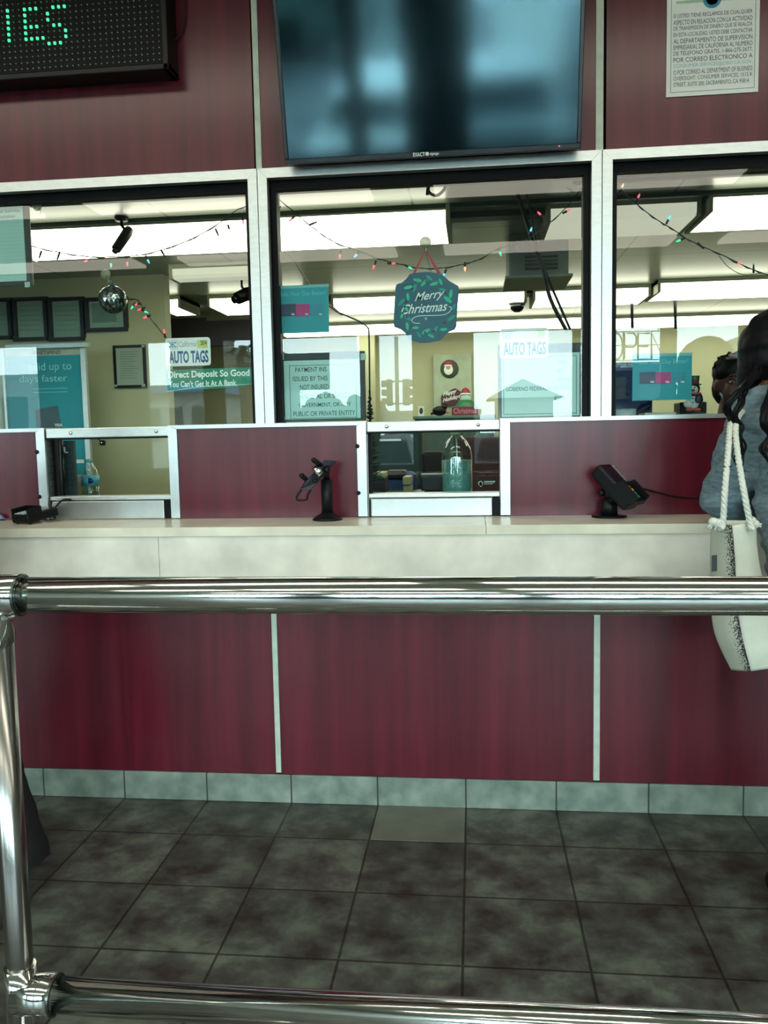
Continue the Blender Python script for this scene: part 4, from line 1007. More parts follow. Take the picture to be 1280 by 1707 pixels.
# decorations near the back wall
YD = 6.0
t = thing('cupboard', 'low dark green cupboard along the back wall under the christmas decorations', 'cupboard', P(755, 700, YD))
x0, x1 = P(694, 700, YD-.1).x, P(822, 700, YD-.1).x; zt_ = P(755, 692.5, YD-.35).z
obj('body', MB().bbox((x0, YD-.33, 0), (x1, YO-.002, zt_-.03), .005), mat('dark_green_cupboard', '#3f5850', .5), t)
obj('top', MB().bbox((x0-.02, YD-.35, zt_-.03), (x1+.02, YO-.002, zt_), .004), mat('green_cupboard_top', '#54756a', .4), t)
obj('door', MB().bbox((x0+.01, YD-.345, .1), ((x0+x1)/2-.005, YD-.33, zt_-.06), .004), MATS['dark_green_cupboard'], t)
obj('door', MB().bbox(((x0+x1)/2+.005, YD-.345, .1), (x1-.01, YD-.33, zt_-.06), .004), MATS['dark_green_cupboard'], t)
zc_ = zt_
def bp(px, py, Y=YD): return P(px, py, Y)
obj('display_board', MB().bbox((bp(722, 640).x, YD+.06, zc_), (bp(786, 640).x, YD+.09, bp(755, 589).z), .004), mat('pale_green_board', '#a6b49b', .6), label='pale green board standing against the back wall behind the santa decorations', cat='board')
YE = YD+.055
t = thing('santa_picture', 'round picture of a bearded santa on the pale green board', 'decoration', P(749, 631, YE))
c = P(749, 615, YE); s_ = 1/ppm(YE)
obj('disc', MB().lathe([(15*s_, 0), (15*s_, .008)], (c.x, YE-.004, c.z), 28, 'y'), mat('muted_green_print', '#4a6f52', .6, scale=8, col2='#5b3a48'), t)
obj('beard', MB().ell((c.x-.01, YE-.006, c.z-.01), (.05, .006, .055)), WINK, t); obj('face', MB().ell((c.x-.012, YE-.012, c.z+.018), (.026, .006, .024)), mat('pale_skin_print', '#c99f84', .6), t)
obj('hat', MB().ell((c.x-.015, YE-.008, c.z+.058), (.05, .006, .028)), REDP, t); obj('hat_trim', MB().ell((c.x-.015, YE-.011, c.z+.036), (.045, .006, .010)), WINK, t)
t = thing('holiday_sign', 'cut-out sign reading Happy Holidays at the lower left of the board', 'sign', P(752, 682, YE-.02))
pts = []
cc = P(752, 663, YE-.02)
for k in range(20):
    a = 2*PI*k/20; rr = 1+.10*math.cos(k*PI*.5)
    pts.append((cc.x+math.cos(a)*.115*rr+math.sin(a)*.0, cc.z+math.sin(a)*.085*rr+math.cos(a)*.035))
obj('backing', MB().prism(pts, YE-.02, YE-.012), mat('dark_red_card', '#4c2733', .6), t)
tm = MB(); text(tm, 'Happy', cc.x-.085, cc.x+.06, cc.z+.005, cc.z+.06, YE-.022, shear=.3, slope=.25, bold=.02); text(tm, 'Holidays', cc.x-.09, cc.x+.10, cc.z-.06, cc.z-.005, YE-.022, shear=.3, slope=.25, bold=.02)
obj('lettering', tm, WINK, t)
Y2 = YD-.1
t = thing('santa_figure', 'santa figure with a red hat and pale beard standing beside the board', 'figurine', (P(776, 690, Y2).x, Y2, zc_))
c = Vector((P(776, 660, Y2).x, Y2, zc_)); 
obj('body', MB().lathe([(.11, .0), (.125, .03), (.12, .1), (.07, .16), (.03, .18)], c, 20), GREENP, t)
obj('beard', MB().ell(c+Vector((0, -.02, .17)), (.06, .04, .06)), mat('pale_teal_beard', '#9fc2b2', .7), t)
obj('head', MB().ell(c+Vector((0, 0, .21)), (.05, .045, .05)), MATS['pale_skin_print'], t)
obj('hat', MB().lathe([(.056, .225), (.05, .245), (.03, .28), (.0001, .295)], c, 20), REDP, t)
obj('hat_trim', MB().lathe([(.052, .215), (.06, .225), (.052, .236)], c, 20), WINK, t)
Y3 = YD-.28
t = thing('christmas_sign', 'small dark red block sign reading Christmas on the cupboard', 'sign', (P(775, 690, Y3).x, Y3, zc_))
a, b = P(753, 684, Y3).x, P(797, 684, Y3).x; h_ = .09
obj('block', MB().bbox((a, Y3, zc_), (b, Y3+.03, zc_+h_), .003), mat('dark_rose_paint', '#7b2340', .6), t)
obj('lettering', text(MB(), 'Christmas', a+.02, b-.02, zc_+.02, zc_+h_-.015, Y3-.001), mat('dusty_pink_paint', '#c9a0a6', .6), t)
t = thing('cat_figure', 'small black crouching animal figure left of the Christmas block sign', 'figurine', (P(734, 690, Y3).x, Y3, zc_))
c = Vector((P(734, 690, Y3).x, Y3, zc_))
obj('body', MB().ell(c+Vector((-.01, 0, .05)), (.075, .04, .05)).ell(c+Vector((.04, 0, .09)), (.032, .03, .03)).tube([c+Vector((-.07, 0, .03)), c+Vector((-.1, 0, .02)), c+Vector((-.09, 0, .01))], .012), BLACK, t)
obj('ear', MB().lathe([(.012, 0), (.0001, .022)], c+Vector((.03, 0, .112)), 8), BLACK, t); obj('ear', MB().lathe([(.012, 0), (.0001, .022)], c+Vector((.055, 0, .112)), 8), BLACK, t)
obj('bow', MB().ell(c+Vector((.075, -.01, .04)), (.02, .015, .015)), mat('pink_bow', '#c86a72', .6), t)
t = thing('light_switch_plate', 'small white wall plate with a dark print left of the cupboard decorations', 'switch plate', P(702, 695, YO))
obj('plate', prect(MB(), 697, 707, 677, 694, YO-.01, YO-.001), WHITE, t); obj('print', MB().ell(P(702, 685, YO-.012), (.02, .002, .035)), INK, t)
# small artificial christmas tree
c = P(617, 703, .36); c.z = ZD; zt_ = P(614, 646, .36).z
t = thing('small_christmas_tree', 'small dark green artificial christmas tree beside the payment notice', 'christmas tree', c)
H = zt_-ZD; mb = MB(); z0 = ZS-.03-ZD
for i in range(260):
    v = random.random(); z = c.z+H*(.12+.86*v); rad = .042*(1-v)+.004; a = random.uniform(0, 2*PI)
    d = Vector((math.cos(a), math.sin(a), .25)); p0 = Vector((c.x, c.y, z)); p1 = p0+d*rad*random.uniform(.8, 1.15)
    mb.tube([p0, p1], [.0045, .0015], 5)
obj('branches', mb, mat('deep_green_needles', '#123f2e', .6, scale=80, var=.5), t)
obj('stand', MB().lathe([(.03, 0), (.03, .01), (.006, .014), (.004, H*.9)], c, 14), BLACKM, t)

# things behind the right window
ZL = ZS-.002
t = thing('paper_bowl_stack', 'stack of white paper bowls on the ledge at the left of the right window', 'bowls', P(1039, 690, .2))
c = P(1039, 690, .2); c.z = ZL; s_ = 1/ppm(.2)
for k in range(2): obj('bowl', MB().lathe([(18*s_, .0+.003*k), (19.5*s_, .008+.003*k), (20*s_, .026+.003*k), (20.5*s_, .027+.003*k), (17*s_, .02+.003*k), (.001, .01+.003*k)], c, 32), WHITE, t)
mb = MB(); a, b = P(1072, 688, .18).x, P(1124, 688, .18).x
obj('paper_stack', MB().bbox((a, .15, ZL), (b, .27, ZL+.014), .002), mat('cream_paper', '#c9c9b2', .6), label='low stack of cream paper on the ledge below the teal advert', cat='paper')
mb = MB(); a, b = P(1122, 688, .18).x, P(1185, 688, .18).x
obj('binder', MB().bbox((a, .13, ZL), (b, .29, ZL+.006), .002), mat('teal_binder', '#5f9a94', .5), label='flat teal binder under the penguin figurine', cat='binder')
t = thing('monitor', 'large dark blue computer monitor behind the left side of the right window', 'monitor', (P(1045, 690, .4).x, .4, ZD))
obj('casing', prect(MB(), 1005, 1088, 602, 699, .38, .42, .006), mat('navy_gloss_plastic', '#0b1436', .3), t)
obj('screen', prect(MB(), 1009, 1084, 606, 692, .376, .381), mat('dark_blue_screen', '#0d1230', .15), t)
obj('sheen_bar', prect(MB(), 1010, 1053, 613, 618, .373, .376), mat('blue_grey_strip', '#3c4a68', .4), t)
c = P(1045, 700, .4); obj('stand', MB().box((c.x-.03, .385, ZD), (c.x+.03, .41, P(1045, 690, .4).z)).box((c.x-.1, .32, ZD), (c.x+.1, .46, ZD+.012)), BLACK, t)
a_, b_ = P(1133, 680, .34).x, P(1178, 680, .34).x
obj('black_box', MB().bbox((a_, .34, ZD), (b_, .44, P(1155, 670, .34).z), .003), BLACK, label='black box behind the penguin figurine', cat='box')
# penguin figurine
c = P(1159, 686, .2); c.z = ZL+.006; s_ = 1/ppm(.2)
t = thing('penguin_figurine', 'penguin figurine with a green top hat and red scarf on the ledge', 'figurine', c)
WP, KP = mat('white_glaze', '#dfe6e2', .3), mat('black_glaze', '#14181b', .3)
mm = lambda px, py, y=.2: P(px, py, y)
def E(px, py, rx, rz, ry, y, m_, nm): return obj(nm, MB().ell(P(px, py, y), (rx*s_, ry, rz*s_)), m_, t)
E(1158, 667, 13, 16, .022, .20, KP, 'body'); E(1155, 668, 10.5, 14.5, .022, .192, WP, 'belly'); E(1147, 673, 7, 7, .016, .19, WP, 'wing')
E(1156, 648, 10, 10, .022, .20, KP, 'head'); E(1155, 650, 8, 7.5, .02, .190, WP, 'face')
obj('beak', MB().ell(P(1155, 650, .168), (3.5*s_, .006, 2.2*s_)), mat('coral_glaze', '#b4503c', .4), t)
obj('eye', MB().ell(P(1152, 646, .17), .0028), KP, t); obj('eye', MB().ell(P(1158, 646, .17), .0028), KP, t)
obj('scarf', MB().tube([P(1148, 657, .19), P(1152, 658, .172), P(1160, 658, .172), P(1167, 656, .19)], .005, 8), REDP, t)
obj('mitten', MB().ell(P(1163, 666, .172), (5*s_, .008, 6*s_)), mat('navy_glaze', '#1d2c5a', .4), t)
obj('foot', MB().ell(P(1149, 683, .185), (6*s_, .014, 3*s_)), MATS['coral_glaze'], t); obj('foot', MB().ell(P(1162, 683, .185), (6*s_, .014, 3*s_)), MATS['coral_glaze'], t)
h0 = P(1157, 642, .2)
obj('hat_brim', MB().lathe([(11*s_, 0), (11*s_, .004)], h0, 20), mat('dark_green_glaze', '#1d4a30', .4), t)
obj('hat_crown', MB().lathe([(7*s_, .004), (8.2*s_, .034), (.0001, .035)], h0, 20), MATS['dark_green_glaze'], t)
obj('hat_band', MB().lathe([(7.3*s_, .004), (7.7*s_, .013)], h0, 20), REDP, t)
obj('button', MB().ell(P(1155, 664, .168), .0025), KP, t); obj('button', MB().ell(P(1155, 671, .166), .0025), KP, t)

# ================================================================== on the counter
def on_counter(px, py): return PZ(px, py, ZC)
# empty terminal stand
c = on_counter(546, 867); s_ = 1/ppm(c.y)
t = thing('terminal_stand', 'empty black card terminal stand with tilted holder plate in front of the middle red board', 'stand', c)
obj('base', MB().lathe([(25*s_, 0), (26*s_, .004), (23*s_, .009), (11*s_, .026), (10*s_, .028)], c, 32), BLACKM, t)
zt_ = P(545, 799, c.y).z
obj('pole', MB().lathe([(9.7*s_, .02), (9.7*s_, zt_-c.z), (.0001, zt_-c.z)], c, 24), BLACKM, t)
obj('neck', MB().tube([Vector((c.x, c.y, zt_-.005)), P(544, 788, c.y-.01), P(543, 778, c.y-.02)], .0115, 12), BLACK, t)
def quadplate(mb, pts, th=.004):                      # pts: (px,py,y) outline of a tilted plate
    vs = [P(*q) for q in pts]; n = (vs[1]-vs[0]).cross(vs[2]-vs[1]).normalized()*th; k = len(vs)
    mb.add(vs+[v+n for v in vs], [list(range(k)), list(range(2*k-1, k-1, -1))]+[[i, (i+1) % k, k+(i+1) % k, k+i] for i in range(k)]); return mb
yh = c.y-.03
PLATE = mat('dark_slate_plate', '#1a222c', .4)
obj('holder_plate', quadplate(MB(), [(500, 817, yh-.045), (517, 818, yh-.045), (528, 806, yh-.03), (544, 788, yh), (561, 769, yh+.035), (541, 768, yh+.035), (521, 791, yh), (509, 803, yh-.03)]), PLATE, t)
for (a, b) in (((534, 775), (523, 767)), ((512, 801), (503, 793))):
    p, q = P(*a, yh-.01), P(*b, yh-.045); obj('clamp_post', MB().cap2(p, q, .0085, .0095, 12), BLACK, t)
obj('pivot_knob', MB().cap2(P(545, 783, yh-.012), P(545, 783, yh+.01), .012, .012), BLACK, t)
obj('lower_knob', MB().cap2(P(525, 802, yh-.025), P(526, 803, yh-.01), .009, .009), BLACK, t)
obj('chrome_lock', MB().tube([P(524, 779, yh-.03), P(536, 792, yh-.035)], [.014, .012], 14), mat('bright_chrome', '#e6ebe8', .12, 1.0), t, label='chrome lock plug')
obj('lock_screw', MB().ell(P(533, 789, yh-.05), .003).ell(P(528, 783, yh-.046), .0028), BLACK, t)
obj('wire_loop', MB().tube(spline([P(a, b, yh-.05) for a, b in ((502, 817), (495, 826), (495, 833), (504, 834), (511, 832), (513, 824), (518, 817))], 5), .0042, 8), BLACK, t)

# terminal on a stand
c = on_counter(1015, 862); s_ = 1/ppm(c.y)
t = thing('card_terminal', 'black card terminal tilted on a round stand below the right window, left of the customer', 'card terminal', c)
obj('base', MB().lathe([(28*s_, 0), (28*s_, .005), (14*s_, .007), (13*s_, .008)], c, 36), BLACK, t)
zt_ = P(1016, 832, c.y).z
obj('pole', MB().lathe([(13.5*s_, .004), (13.5*s_, zt_-c.z), (.0001, zt_-c.z+.004)], c, 28), BLACKM, t)
yv = c.y-.02
obj('swivel', MB().cap2(P(1013, 815, yv), P(1019, 830, yv), .020, .022).ell(P(1003, 821, yv), .013), BLACK, t)
# body: local frame running down to the right
def screenframe(a, b, y0, y1):
    p, q = P(*a, y0), P(*b, y1); ux = (q-p); L_ = ux.length; ux.normalize()
    n_ = Vector((0, -1, 0)); n_ = (n_-ux*n_.dot(ux)).normalized(); w_ = ux.cross(n_).normalized()
    M = Matrix(((ux.x, w_.x, n_.x, p.x), (ux.y, w_.y, n_.y, p.y), (ux.z, w_.z, n_.z, p.z), (0, 0, 0, 1))); return M, L_
L_ = .165
w_v = Vector((.6, .8, 0)); u_v = Vector((.57, -.43, -.70)).normalized(); n_v = u_v.cross(w_v).normalized(); o_v = P(1007, 776, yv)
M2 = Matrix(((u_v.x, w_v.x, n_v.x, o_v.x), (u_v.y, w_v.y, n_v.y, o_v.y), (u_v.z, w_v.z, n_v.z, o_v.z), (0, 0, 0, 1)))
# x along the terminal (top to keypad), y across (towards lower left), z out of the face
up_ = 1; hw = .040
obj('shell', MB().bbox((-.004, -hw, -.045), (L_+.006, hw, .006), .009, 3, M2), BLACK, t)
obj('screen', MB().box((.012, -hw+.008, .0062), (L_*.52, hw-.010, .0075), M2), mat('dim_violet_screen', '#1c1824', .15, spec=.3), t)
obj('bright_edge', MB().box((.010, hw-.006, .006), (L_*.50, hw-.001, .010), M2), STEEL, t)
for sy in (-1, 1): obj('privacy_shield', MB().prism([(0, 0)]*0 or [(L_*.5, -.004), (L_*.6, .030), (L_+.012, .030), (L_+.014, -.006)], sy*hw-.003, sy*hw+.003, M2), BLACK, t)
obj('privacy_shield', MB().bbox((L_+.006, -hw, -.01), (L_+.014, hw, .012), .003, 2, M2), BLACK, t)
KEYC = {'w': mat('pale_key', '#b8c8d4', .4), 'r': mat('red_key', '#b02436', .4), 'y': mat('yellow_key', '#c9b04a', .4), 'g': mat('green_key', '#2a9b72', .4)}
def keys(t, M, x0, x1, y0, y1, z):
    nx, ny = 4, 4
    for i in range(nx):
        for j in range(ny):
            c_ = 'w' if j < 3 else ('r', 'y', 'g', 'g')[i]
            a = x0+(x1-x0)*i/nx; b = y0+(y1-y0)*j/ny
            dx = (x1-x0)/nx*.34; dy = (y1-y0)/ny*.36; cx_, cy_ = a+(x1-x0)/nx/2, b+(y1-y0)/ny/2
            obj('key', MB().bbox((cx_-abs(dx), cy_-abs(dy), z), (cx_+abs(dx), cy_+abs(dy), z+.003), .001, 1, M), KEYC[c_], t)
keys(t, M2, L_*.62, L_-.002, -hw*.72 if up_ > 0 else hw*.72, hw*.72 if up_ > 0 else -hw*.72, .0062)
obj('cable', MB().tube(spline([P(1060, 815, yv-.03), P(1075, 816, yv), P(1100, 822, yv+.03), P(1130, 829, yv+.05), P(1160, 831, yv+.06), P(1190, 836, yv+.08), PZ(1225, 856, ZC+.005)]), .0035, 8), BLACK, t)

# terminal lying on the counter at left
c = on_counter(56, 872); s_ = 1/ppm(c.y)
t = thing('card_terminal', 'small black card terminal lying on the counter at the far left', 'card terminal', c)
Mz = Matrix.Translation(Vector((c.x, c.y+.02, c.z+.012))) @ Matrix.Rotation(math.radians(-22), 4, 'Z') @ Matrix.Rotation(math.radians(8), 4, 'X') @ Matrix.Scale(1.1, 4)
obj('shell', MB().bbox((-.042, -.065, 0), (.042, .065, .030), .008, 3, Mz), BLACK, t)
for sx in (-1, 1): obj('privacy_shield', MB().prism([(0, 0)]*0 or [(-.003, .026), (.003, .026), (.003, .048), (-.003, .048)], -.060, -.005, Mz @ Matrix.Translation((sx*.038, 0, 0))), BLACK, t)
obj('privacy_shield', MB().bbox((-.040, -.008, .026), (.040, -.002, .050), .002, 2, Mz), BLACK, t)
keys(t, Mz @ Matrix.Rotation(0, 4, 'Z') @ Matrix(((0, 1, 0, 0), (1, 0, 0, 0), (0, 0, 1, 0), (0, 0, 0, 1))), -.014, -.060, -.032, .032, .0302)
obj('screen', MB().box((-.028, .006, .0302), (.028, .055, .031), Mz), mat('dim_violet_screen', '#2a2233'), t)
for sx in (-1, 1):
    for sy in (-.05, .05): obj('foot', MB().lathe([(.004, -.009), (.005, .002)], (0, 0, 0), 10, 'z', Mz @ Matrix.Translation((sx*.032, sy, 0))), BLACK, t)
obj('cable', MB().tube(spline([Mz @ Vector((.02, .064, .018)), P(92, 846, -.05), P(104, 834, -.02), P(118, 833, .0), P(126, 836, .03), P(136, 836, .064+.02), P(143, 828, .09)]), .0035, 8), BLACK, t)
# candy wrapper
c = on_counter(0, 868)
mb = MB(); mb.tube([c+Vector((-.03, 0, .012)), c+Vector((-.012, 0, .014)), c+Vector((.0, 0, .013)), c+Vector((.006, 0, .010)), c+Vector((.012, 0, .014))], [.012, .014, .012, .004, .010], 9)
obj('candy_wrapper', mb, mat('blue_foil_wrapper', '#3f7fc4', .3, .2, scale=60, col2='#a8c8e0'), label='blue twisted candy wrapper on the counter at the picture left edge', cat='wrapper')

# ================================================================== queue railing in front
YR = -1.744; s_ = 1/ppm(YR); RT = .0297
p0, p1 = P(30, 996, YR), P(1200, 988.5, YR); zr = (p0.z+p1.z)/2
q1 = P(700, 1692, YR).z
t = thing('queue_railing', 'polished steel tube railing with two rails and a post in front of the counter', 'railing', (P(25, 1650, YR).x, YR, 0))
obj('top_rail', MB().tube([(-1.8, YR, zr), (2.4, YR, zr)], RT, 40), CHROME, t)
obj('bottom_rail', MB().tube([(P(30, 1680, YR).x, YR, q1), (2.4, YR, q1)], RT, 40), CHROME, t)
xpst = P(20, 1400, YR).x
obj('post', MB().tube([(xpst, YR, 0), (xpst, YR, zr)], .0225, 32), SATIN, t)
xs1, xs2 = xpst-.09, P(38, 997, YR).x
obj('top_sleeve', MB().tube([(xs1, YR, zr), (xs2-.004, YR, zr), (xs2, YR, zr)], [.0340, .0340, .0330], 40, True).tube([(xpst, YR, zr-.08), (xpst, YR, zr)], .0265, 32), CHROME, t)
obj('top_sleeve_ring', MB().lathe([(.0338, 0), (.0352, .001), (.0352, .004), (.0300, .005), (.0300, 0)], (xs2-.004, YR, zr), 40, 'x'), mat('dark_chrome_ring', '#5a625c', .25, .9), t)
xs3 = P(96, 1680, YR).x
obj('bottom_sleeve', MB().tube([(xpst-.004, YR, q1), (xs3, YR, q1)], .0345, 40).tube([(xpst, YR, q1-.05), (xpst, YR, q1+.05)], .0265, 32), CHROME, t)
obj('bottom_sleeve_ring', MB().lathe([(.0338, 0), (.0352, .001), (.0352, .004), (.0300, .005), (.0300, 0)], (xs3-.004, YR, q1), 40, 'x'), MATS['dark_chrome_ring'], t)
obj('floor_flange', MB().lathe([(.05, 0), (.05, .006), (.03, .010), (.0235, .012)], (xpst, YR, 0), 32), CHROME, t)
for x in (1.9,):
    obj('post', MB().tube([(x, YR, 0), (x, YR, zr)], .0225, 32), CHROME, t); obj('floor_flange', MB().lathe([(.05, 0), (.05, .006), (.03, .010), (.0235, .012)], (x, YR, 0), 32), CHROME, t)

# ================================================================== people
def blend(name, mb, m_, parent=None, voxel=.012, smooth=4, wr=0, wsc=14, **k):
    me = bpy.data.meshes.new('tmp'); me.from_pydata(mb.v, [], mb.f); me.update()
    o = bpy.data.objects.new('tmp', me); C.objects.link(o)
    r = o.modifiers.new('r', 'REMESH'); r.mode = 'VOXEL'; r.voxel_size = voxel; r.use_smooth_shade = True
    sm = o.modifiers.new('s', 'SMOOTH'); sm.iterations = smooth; sm.factor = .5
    dg = bpy.context.evaluated_depsgraph_get(); ev = o.evaluated_get(dg); m2 = bpy.data.meshes.new_from_object(ev)
    out = MB(); vs = []
    for v in m2.vertices:
        co = v.co.copy()
        if wr:
            q = Vector((co.x*wsc, co.y*wsc, co.z*wsc*1.6)); n_ = noise.noise(q)+.5*noise.noise(q*2.3)
            rdg = abs(noise.noise(q*.8+Vector((5, 1, 2))))
            co += v.normal*wr*(n_*.7-rdg*.6)
        vs.append(co)
    out.add(vs, [list(p.vertices) for p in m2.polygons], True)
    bpy.data.objects.remove(o); bpy.data.meshes.remove(me); bpy.data.meshes.remove(m2)
    return obj(name, out, m_, parent, weld=False, **k)
def rotz(a): return Matrix.Rotation(a, 3, 'Z')
def head_parts(mb, c, yaw, k=1.0):                    # c: head centre; faces -y when yaw is 0
    Rz = rotz(yaw)
    def q(x, y, z): return c+Rz @ Vector((x*k, y*k, z*k))
    def el(p, r): mb.ell(q(*p), tuple(a*k for a in r), Rz, 20)
    el((0, .012, .03), (.073, .092, .085)); el((0, -.025, -.03), (.058, .062, .075)); el((0, -.045, -.085), (.034, .035, .028))
    el((0, -.085, -.005), (.010, .013, .024)); el((0, -.094, -.022), (.015, .013, .010)); el((0, -.078, .03), (.045, .014, .012))
    for s2 in (-1, 1): el((s2*.076, .005, -.005), (.009, .019, .032)); el((s2*.034, -.062, -.02), (.022, .02, .02)); el((s2*.030, -.065, -.05), (.02, .02, .02))
    mb.cap2(q(0, .02, -.06), q(0, .035, -.17), .052*k, .056*k)
    return q
def face_bits(t, q, lip, k=1.0):
    EYEW, IRIS = mat('eye_white', '#8f8a84', .3), mat('dark_iris', '#17110f', .1)
    for s2 in (-1, 1):
        obj('eye', MB().ell(q(s2*.031, -.076, .008), (.012*k, .008*k, .007*k)), EYEW, t); obj('iris', MB().ell(q(s2*.031, -.0825, .008), (.005*k, .003*k, .005*k)), IRIS, t)
        obj('eyebrow', MB().tube([q(s2*.046, -.078, .030), q(s2*.032, -.087, .036), q(s2*.016, -.089, .032)], [.002, .004, .003], 6), IRIS, t)
    obj('lips', MB().ell(q(0, -.086, -.052), (.022*k, .007*k, .005*k)).ell(q(0, -.084, -.059), (.018*k, .007*k, .005*k)), lip, t)
def hand_parts(mb, w_, d, side, n_=Vector((0, 0, 1)), k=1.0, curl=.25):     # wrist, direction, thumb side vector
    d = d.normalized(); side = (side-d*side.dot(d)).normalized(); nn = d.cross(side).normalized()
    if nn.z < 0: nn = -nn
    pc = w_+d*.05*k
    mb.cap2(w_, w_+d*.03*k, .026*k, .028*k)
    for u in (-.025, -.009, .009, .025): mb.cap2(w_+d*.02*k+side*u*.7*k, w_+d*.085*k+side*u*k, .014*k, .0125*k, 10)
    for i, (u, L_) in enumerate(((.027, .066), (.009, .076), (-.009, .071), (-.026, .055))):
        p = w_+d*.088*k+side*u*k; dd = d.copy(); r = .0092*k
        for j, f_ in enumerate((.45, .32, .23)):
            dd = (dd-nn*curl*(j+.5)*.5).normalized(); q = p+dd*L_*f_*k; mb.cap2(p, q, r, r*.92, 10); p = q; r *= .92
    p = w_+d*.025*k+side*.024*k
    for L_, dv in ((.038, d*.6+side*.8), (.030, d*.85+side*.45), (.024, d*.95+side*.2)):
        dv = (dv-nn*.25).normalized(); q = p+dv*L_*k; mb.cap2(p, q, .0125*k, .0105*k, 10); p = q
def standing(name_label, base, yaw, H, skin, lshoe, arms, voxel=.011, lean=None):
    """one continuous body: feet on the floor at base, height H. arms: two lists of joint points (world) or None"""
    k = H/1.72; Rz = rotz(yaw); B = Vector(base)
    def q(x, y, z): return B+Rz @ Vector((x*k, y*k, z*k))+(lean(z) if lean else Vector((0, 0, 0)))
    t = None; mb = MB()
    hq = head_parts(mb, q(0, -.01, 1.60), yaw, k*.98)
    mb.cap2(q(0, .02, 1.50), q(0, .02, 1.38), .055*k, .075*k)
    for z, rx, ry in ((1.33, .165, .105), (1.24, .16, .11), (1.12, .135, .10), (1.02, .14, .10), (.92, .155, .115)): mb.ell(q(0, .01, z), (rx*k, ry*k, .10*k), Rz)
    for s2 in (-1, 1):
        mb.cap2(q(s2*.085, .01, .88), q(s2*.095, .0, .50), .085*k, .055*k); mb.cap2(q(s2*.095, 0, .50), q(s2*.10, .02, .09), .052*k, .036*k)
        mb.cap2(q(s2*.10, .03, .04), q(s2*.105, -.14, .03), .034*k, .028*k)
        sh = q(s2*.175, .01, 1.385); A = arms[0 if s2 < 0 else 1]
        mb.cap2(q(s2*.08, .01, 1.40), sh, .055*k, .052*k); mb.cap2(sh, A[0], .050*k, .038*k); mb.cap2(A[0], A[1], .037*k, .026*k)
        hand_parts(mb, A[1], A[2], A[3], k=k)
    body = blend('person', mb, skin, None, voxel, 3, label=name_label, cat='person')
    return body, q, hq, k

SKIN = mat('warm_brown_skin', '#8a5f4a', .5, var=.04); SKIND = mat('deep_brown_skin', '#4a2a22', .5, var=.05)
LIP = mat('lip_skin', '#7c4038', .45); HAIR = mat('black_hair', '#060708', .5, scale=60, stretch=(3, 3, .3), col2='#0d0e11', spec=.15)
HOOD = mat('heather_blue_grey_sweatshirt', '#4e636c', .9, scale=45, stretch=(1, 1, 2.5), col2='#74878d', detail=6, bump=.3)
YC1 = -.68
# customer in the grey hoodie, back to the camera, leaning on the counter
cx = P(1414, 900, YC1).x; Hc = 1.74
LZ = (0, .85, 1.385, 1.60, 2.2)
LX_ = (0, 0, P(1250, 716, -.48).x+.177-cx, P(1297, 600, -.35).x-cx, P(1297, 600, -.35).x-cx)
LY_ = (0, 0, .20, .33, .33)
def lean(z):
    for i in range(4):
        if z <= LZ[i+1]:
            u = (z-LZ[i])/(LZ[i+1]-LZ[i]); return Vector((LX_[i]+(LX_[i+1]-LX_[i])*u, LY_[i]+(LY_[i+1]-LY_[i])*u, 0))
    return Vector((LX_[4], LY_[4], 0))
xh = P(1330, 850, -.25).x
elb = Vector((P(1209, 830, -.40).x, -.40, ZC+.060)); wri = Vector((xh-.02, -.24, ZC+.045))
elb2 = Vector((cx+.16, -.42, ZC+.06)); wri2 = Vector((xh+.20, -.22, ZC+.045))
# she faces +y: yaw pi, so her right (+x local -> -x world)
cust, q, hq, k = standing('customer with long black hair in a blue-grey hooded sweatshirt leaning on the counter, back turned', (cx, YC1, 0), PI, Hc, SKIN, None,
    [(elb2, wri2, Vector((-.3, 1, 0)), Vector((-1, 0, 0))), (elb, wri, Vector((.3, 1, 0)), Vector((1, 0, 0)))], .011, lean)
face_bits(cust, hq, LIP)
mb = MB()
for z, rx, ry in ((1.385, .165, .135), (1.30, .20, .150), (1.24, .198, .145), (1.18, .197, .14), (1.12, .195, .14), (1.06, .194, .142), (1.0, .194, .145), (.95, .194, .148), (.90, .192, .145)): mb.ell(q(0, .01, z), (rx, ry, .10), None, 24)
sh1, sh2 = q(.175, .01, 1.38), q(-.175, .01, 1.38)
for sh, e2, w2 in ((sh1, elb, wri), (sh2, elb2, wri2)):
    mb.cap2(q(0, .02, 1.39), sh, .085, .076, 20); mb.cap2(sh, e2+Vector((0, 0, .03)), .080, .074, 20); mb.cap2(e2+Vector((0, 0, .01)), w2-(w2-e2).normalized()*.01+Vector((0, 0, .005)), .058, .040, 18)
mb.ell(q(0, -.01, 1.415), (.13, .11, .06)); mb.ell(q(0, .03, 1.455), (.105, .085, .055)); mb.ell(q(0, .09, 1.43), (.12, .06, .06)); mb.ell(P(1258, 672, -.50), (.062, .05, .030)); mb.ell(P(1278, 660, -.50), (.075, .05, .035)); mb.ell(P(1300, 668, -.50), (.08, .06, .045))
blend('sweatshirt', mb, HOOD, cust, .012, 3, wr=.015, wsc=12)
mb = MB(); mb.ell(q(0, .01, .93), (.172, .132, .09))
for s2 in (-1, 1): mb.cap2(q(s2*.088, .01, .88), q(s2*.095, 0, .50), .098, .070); mb.cap2(q(s2*.095, 0, .50), q(s2*.10, .02, .12), .068, .058)
blend('trousers', mb, mat('dark_navy_denim', '#171f2c', .8, scale=60), cust, .013, 3, wr=.008)
mb = MB()
for s2 in (-1, 1): mb.cap2(q(s2*.10, .035, .045), q(s2*.105, -.15, .040), .044, .038); mb.ell(q(s2*.102, -.05, .012), (.042, .13, .012))
blend('shoes', mb, BLACKM, cust, .009, 2)
hc = q(0, -.01, 1.60)
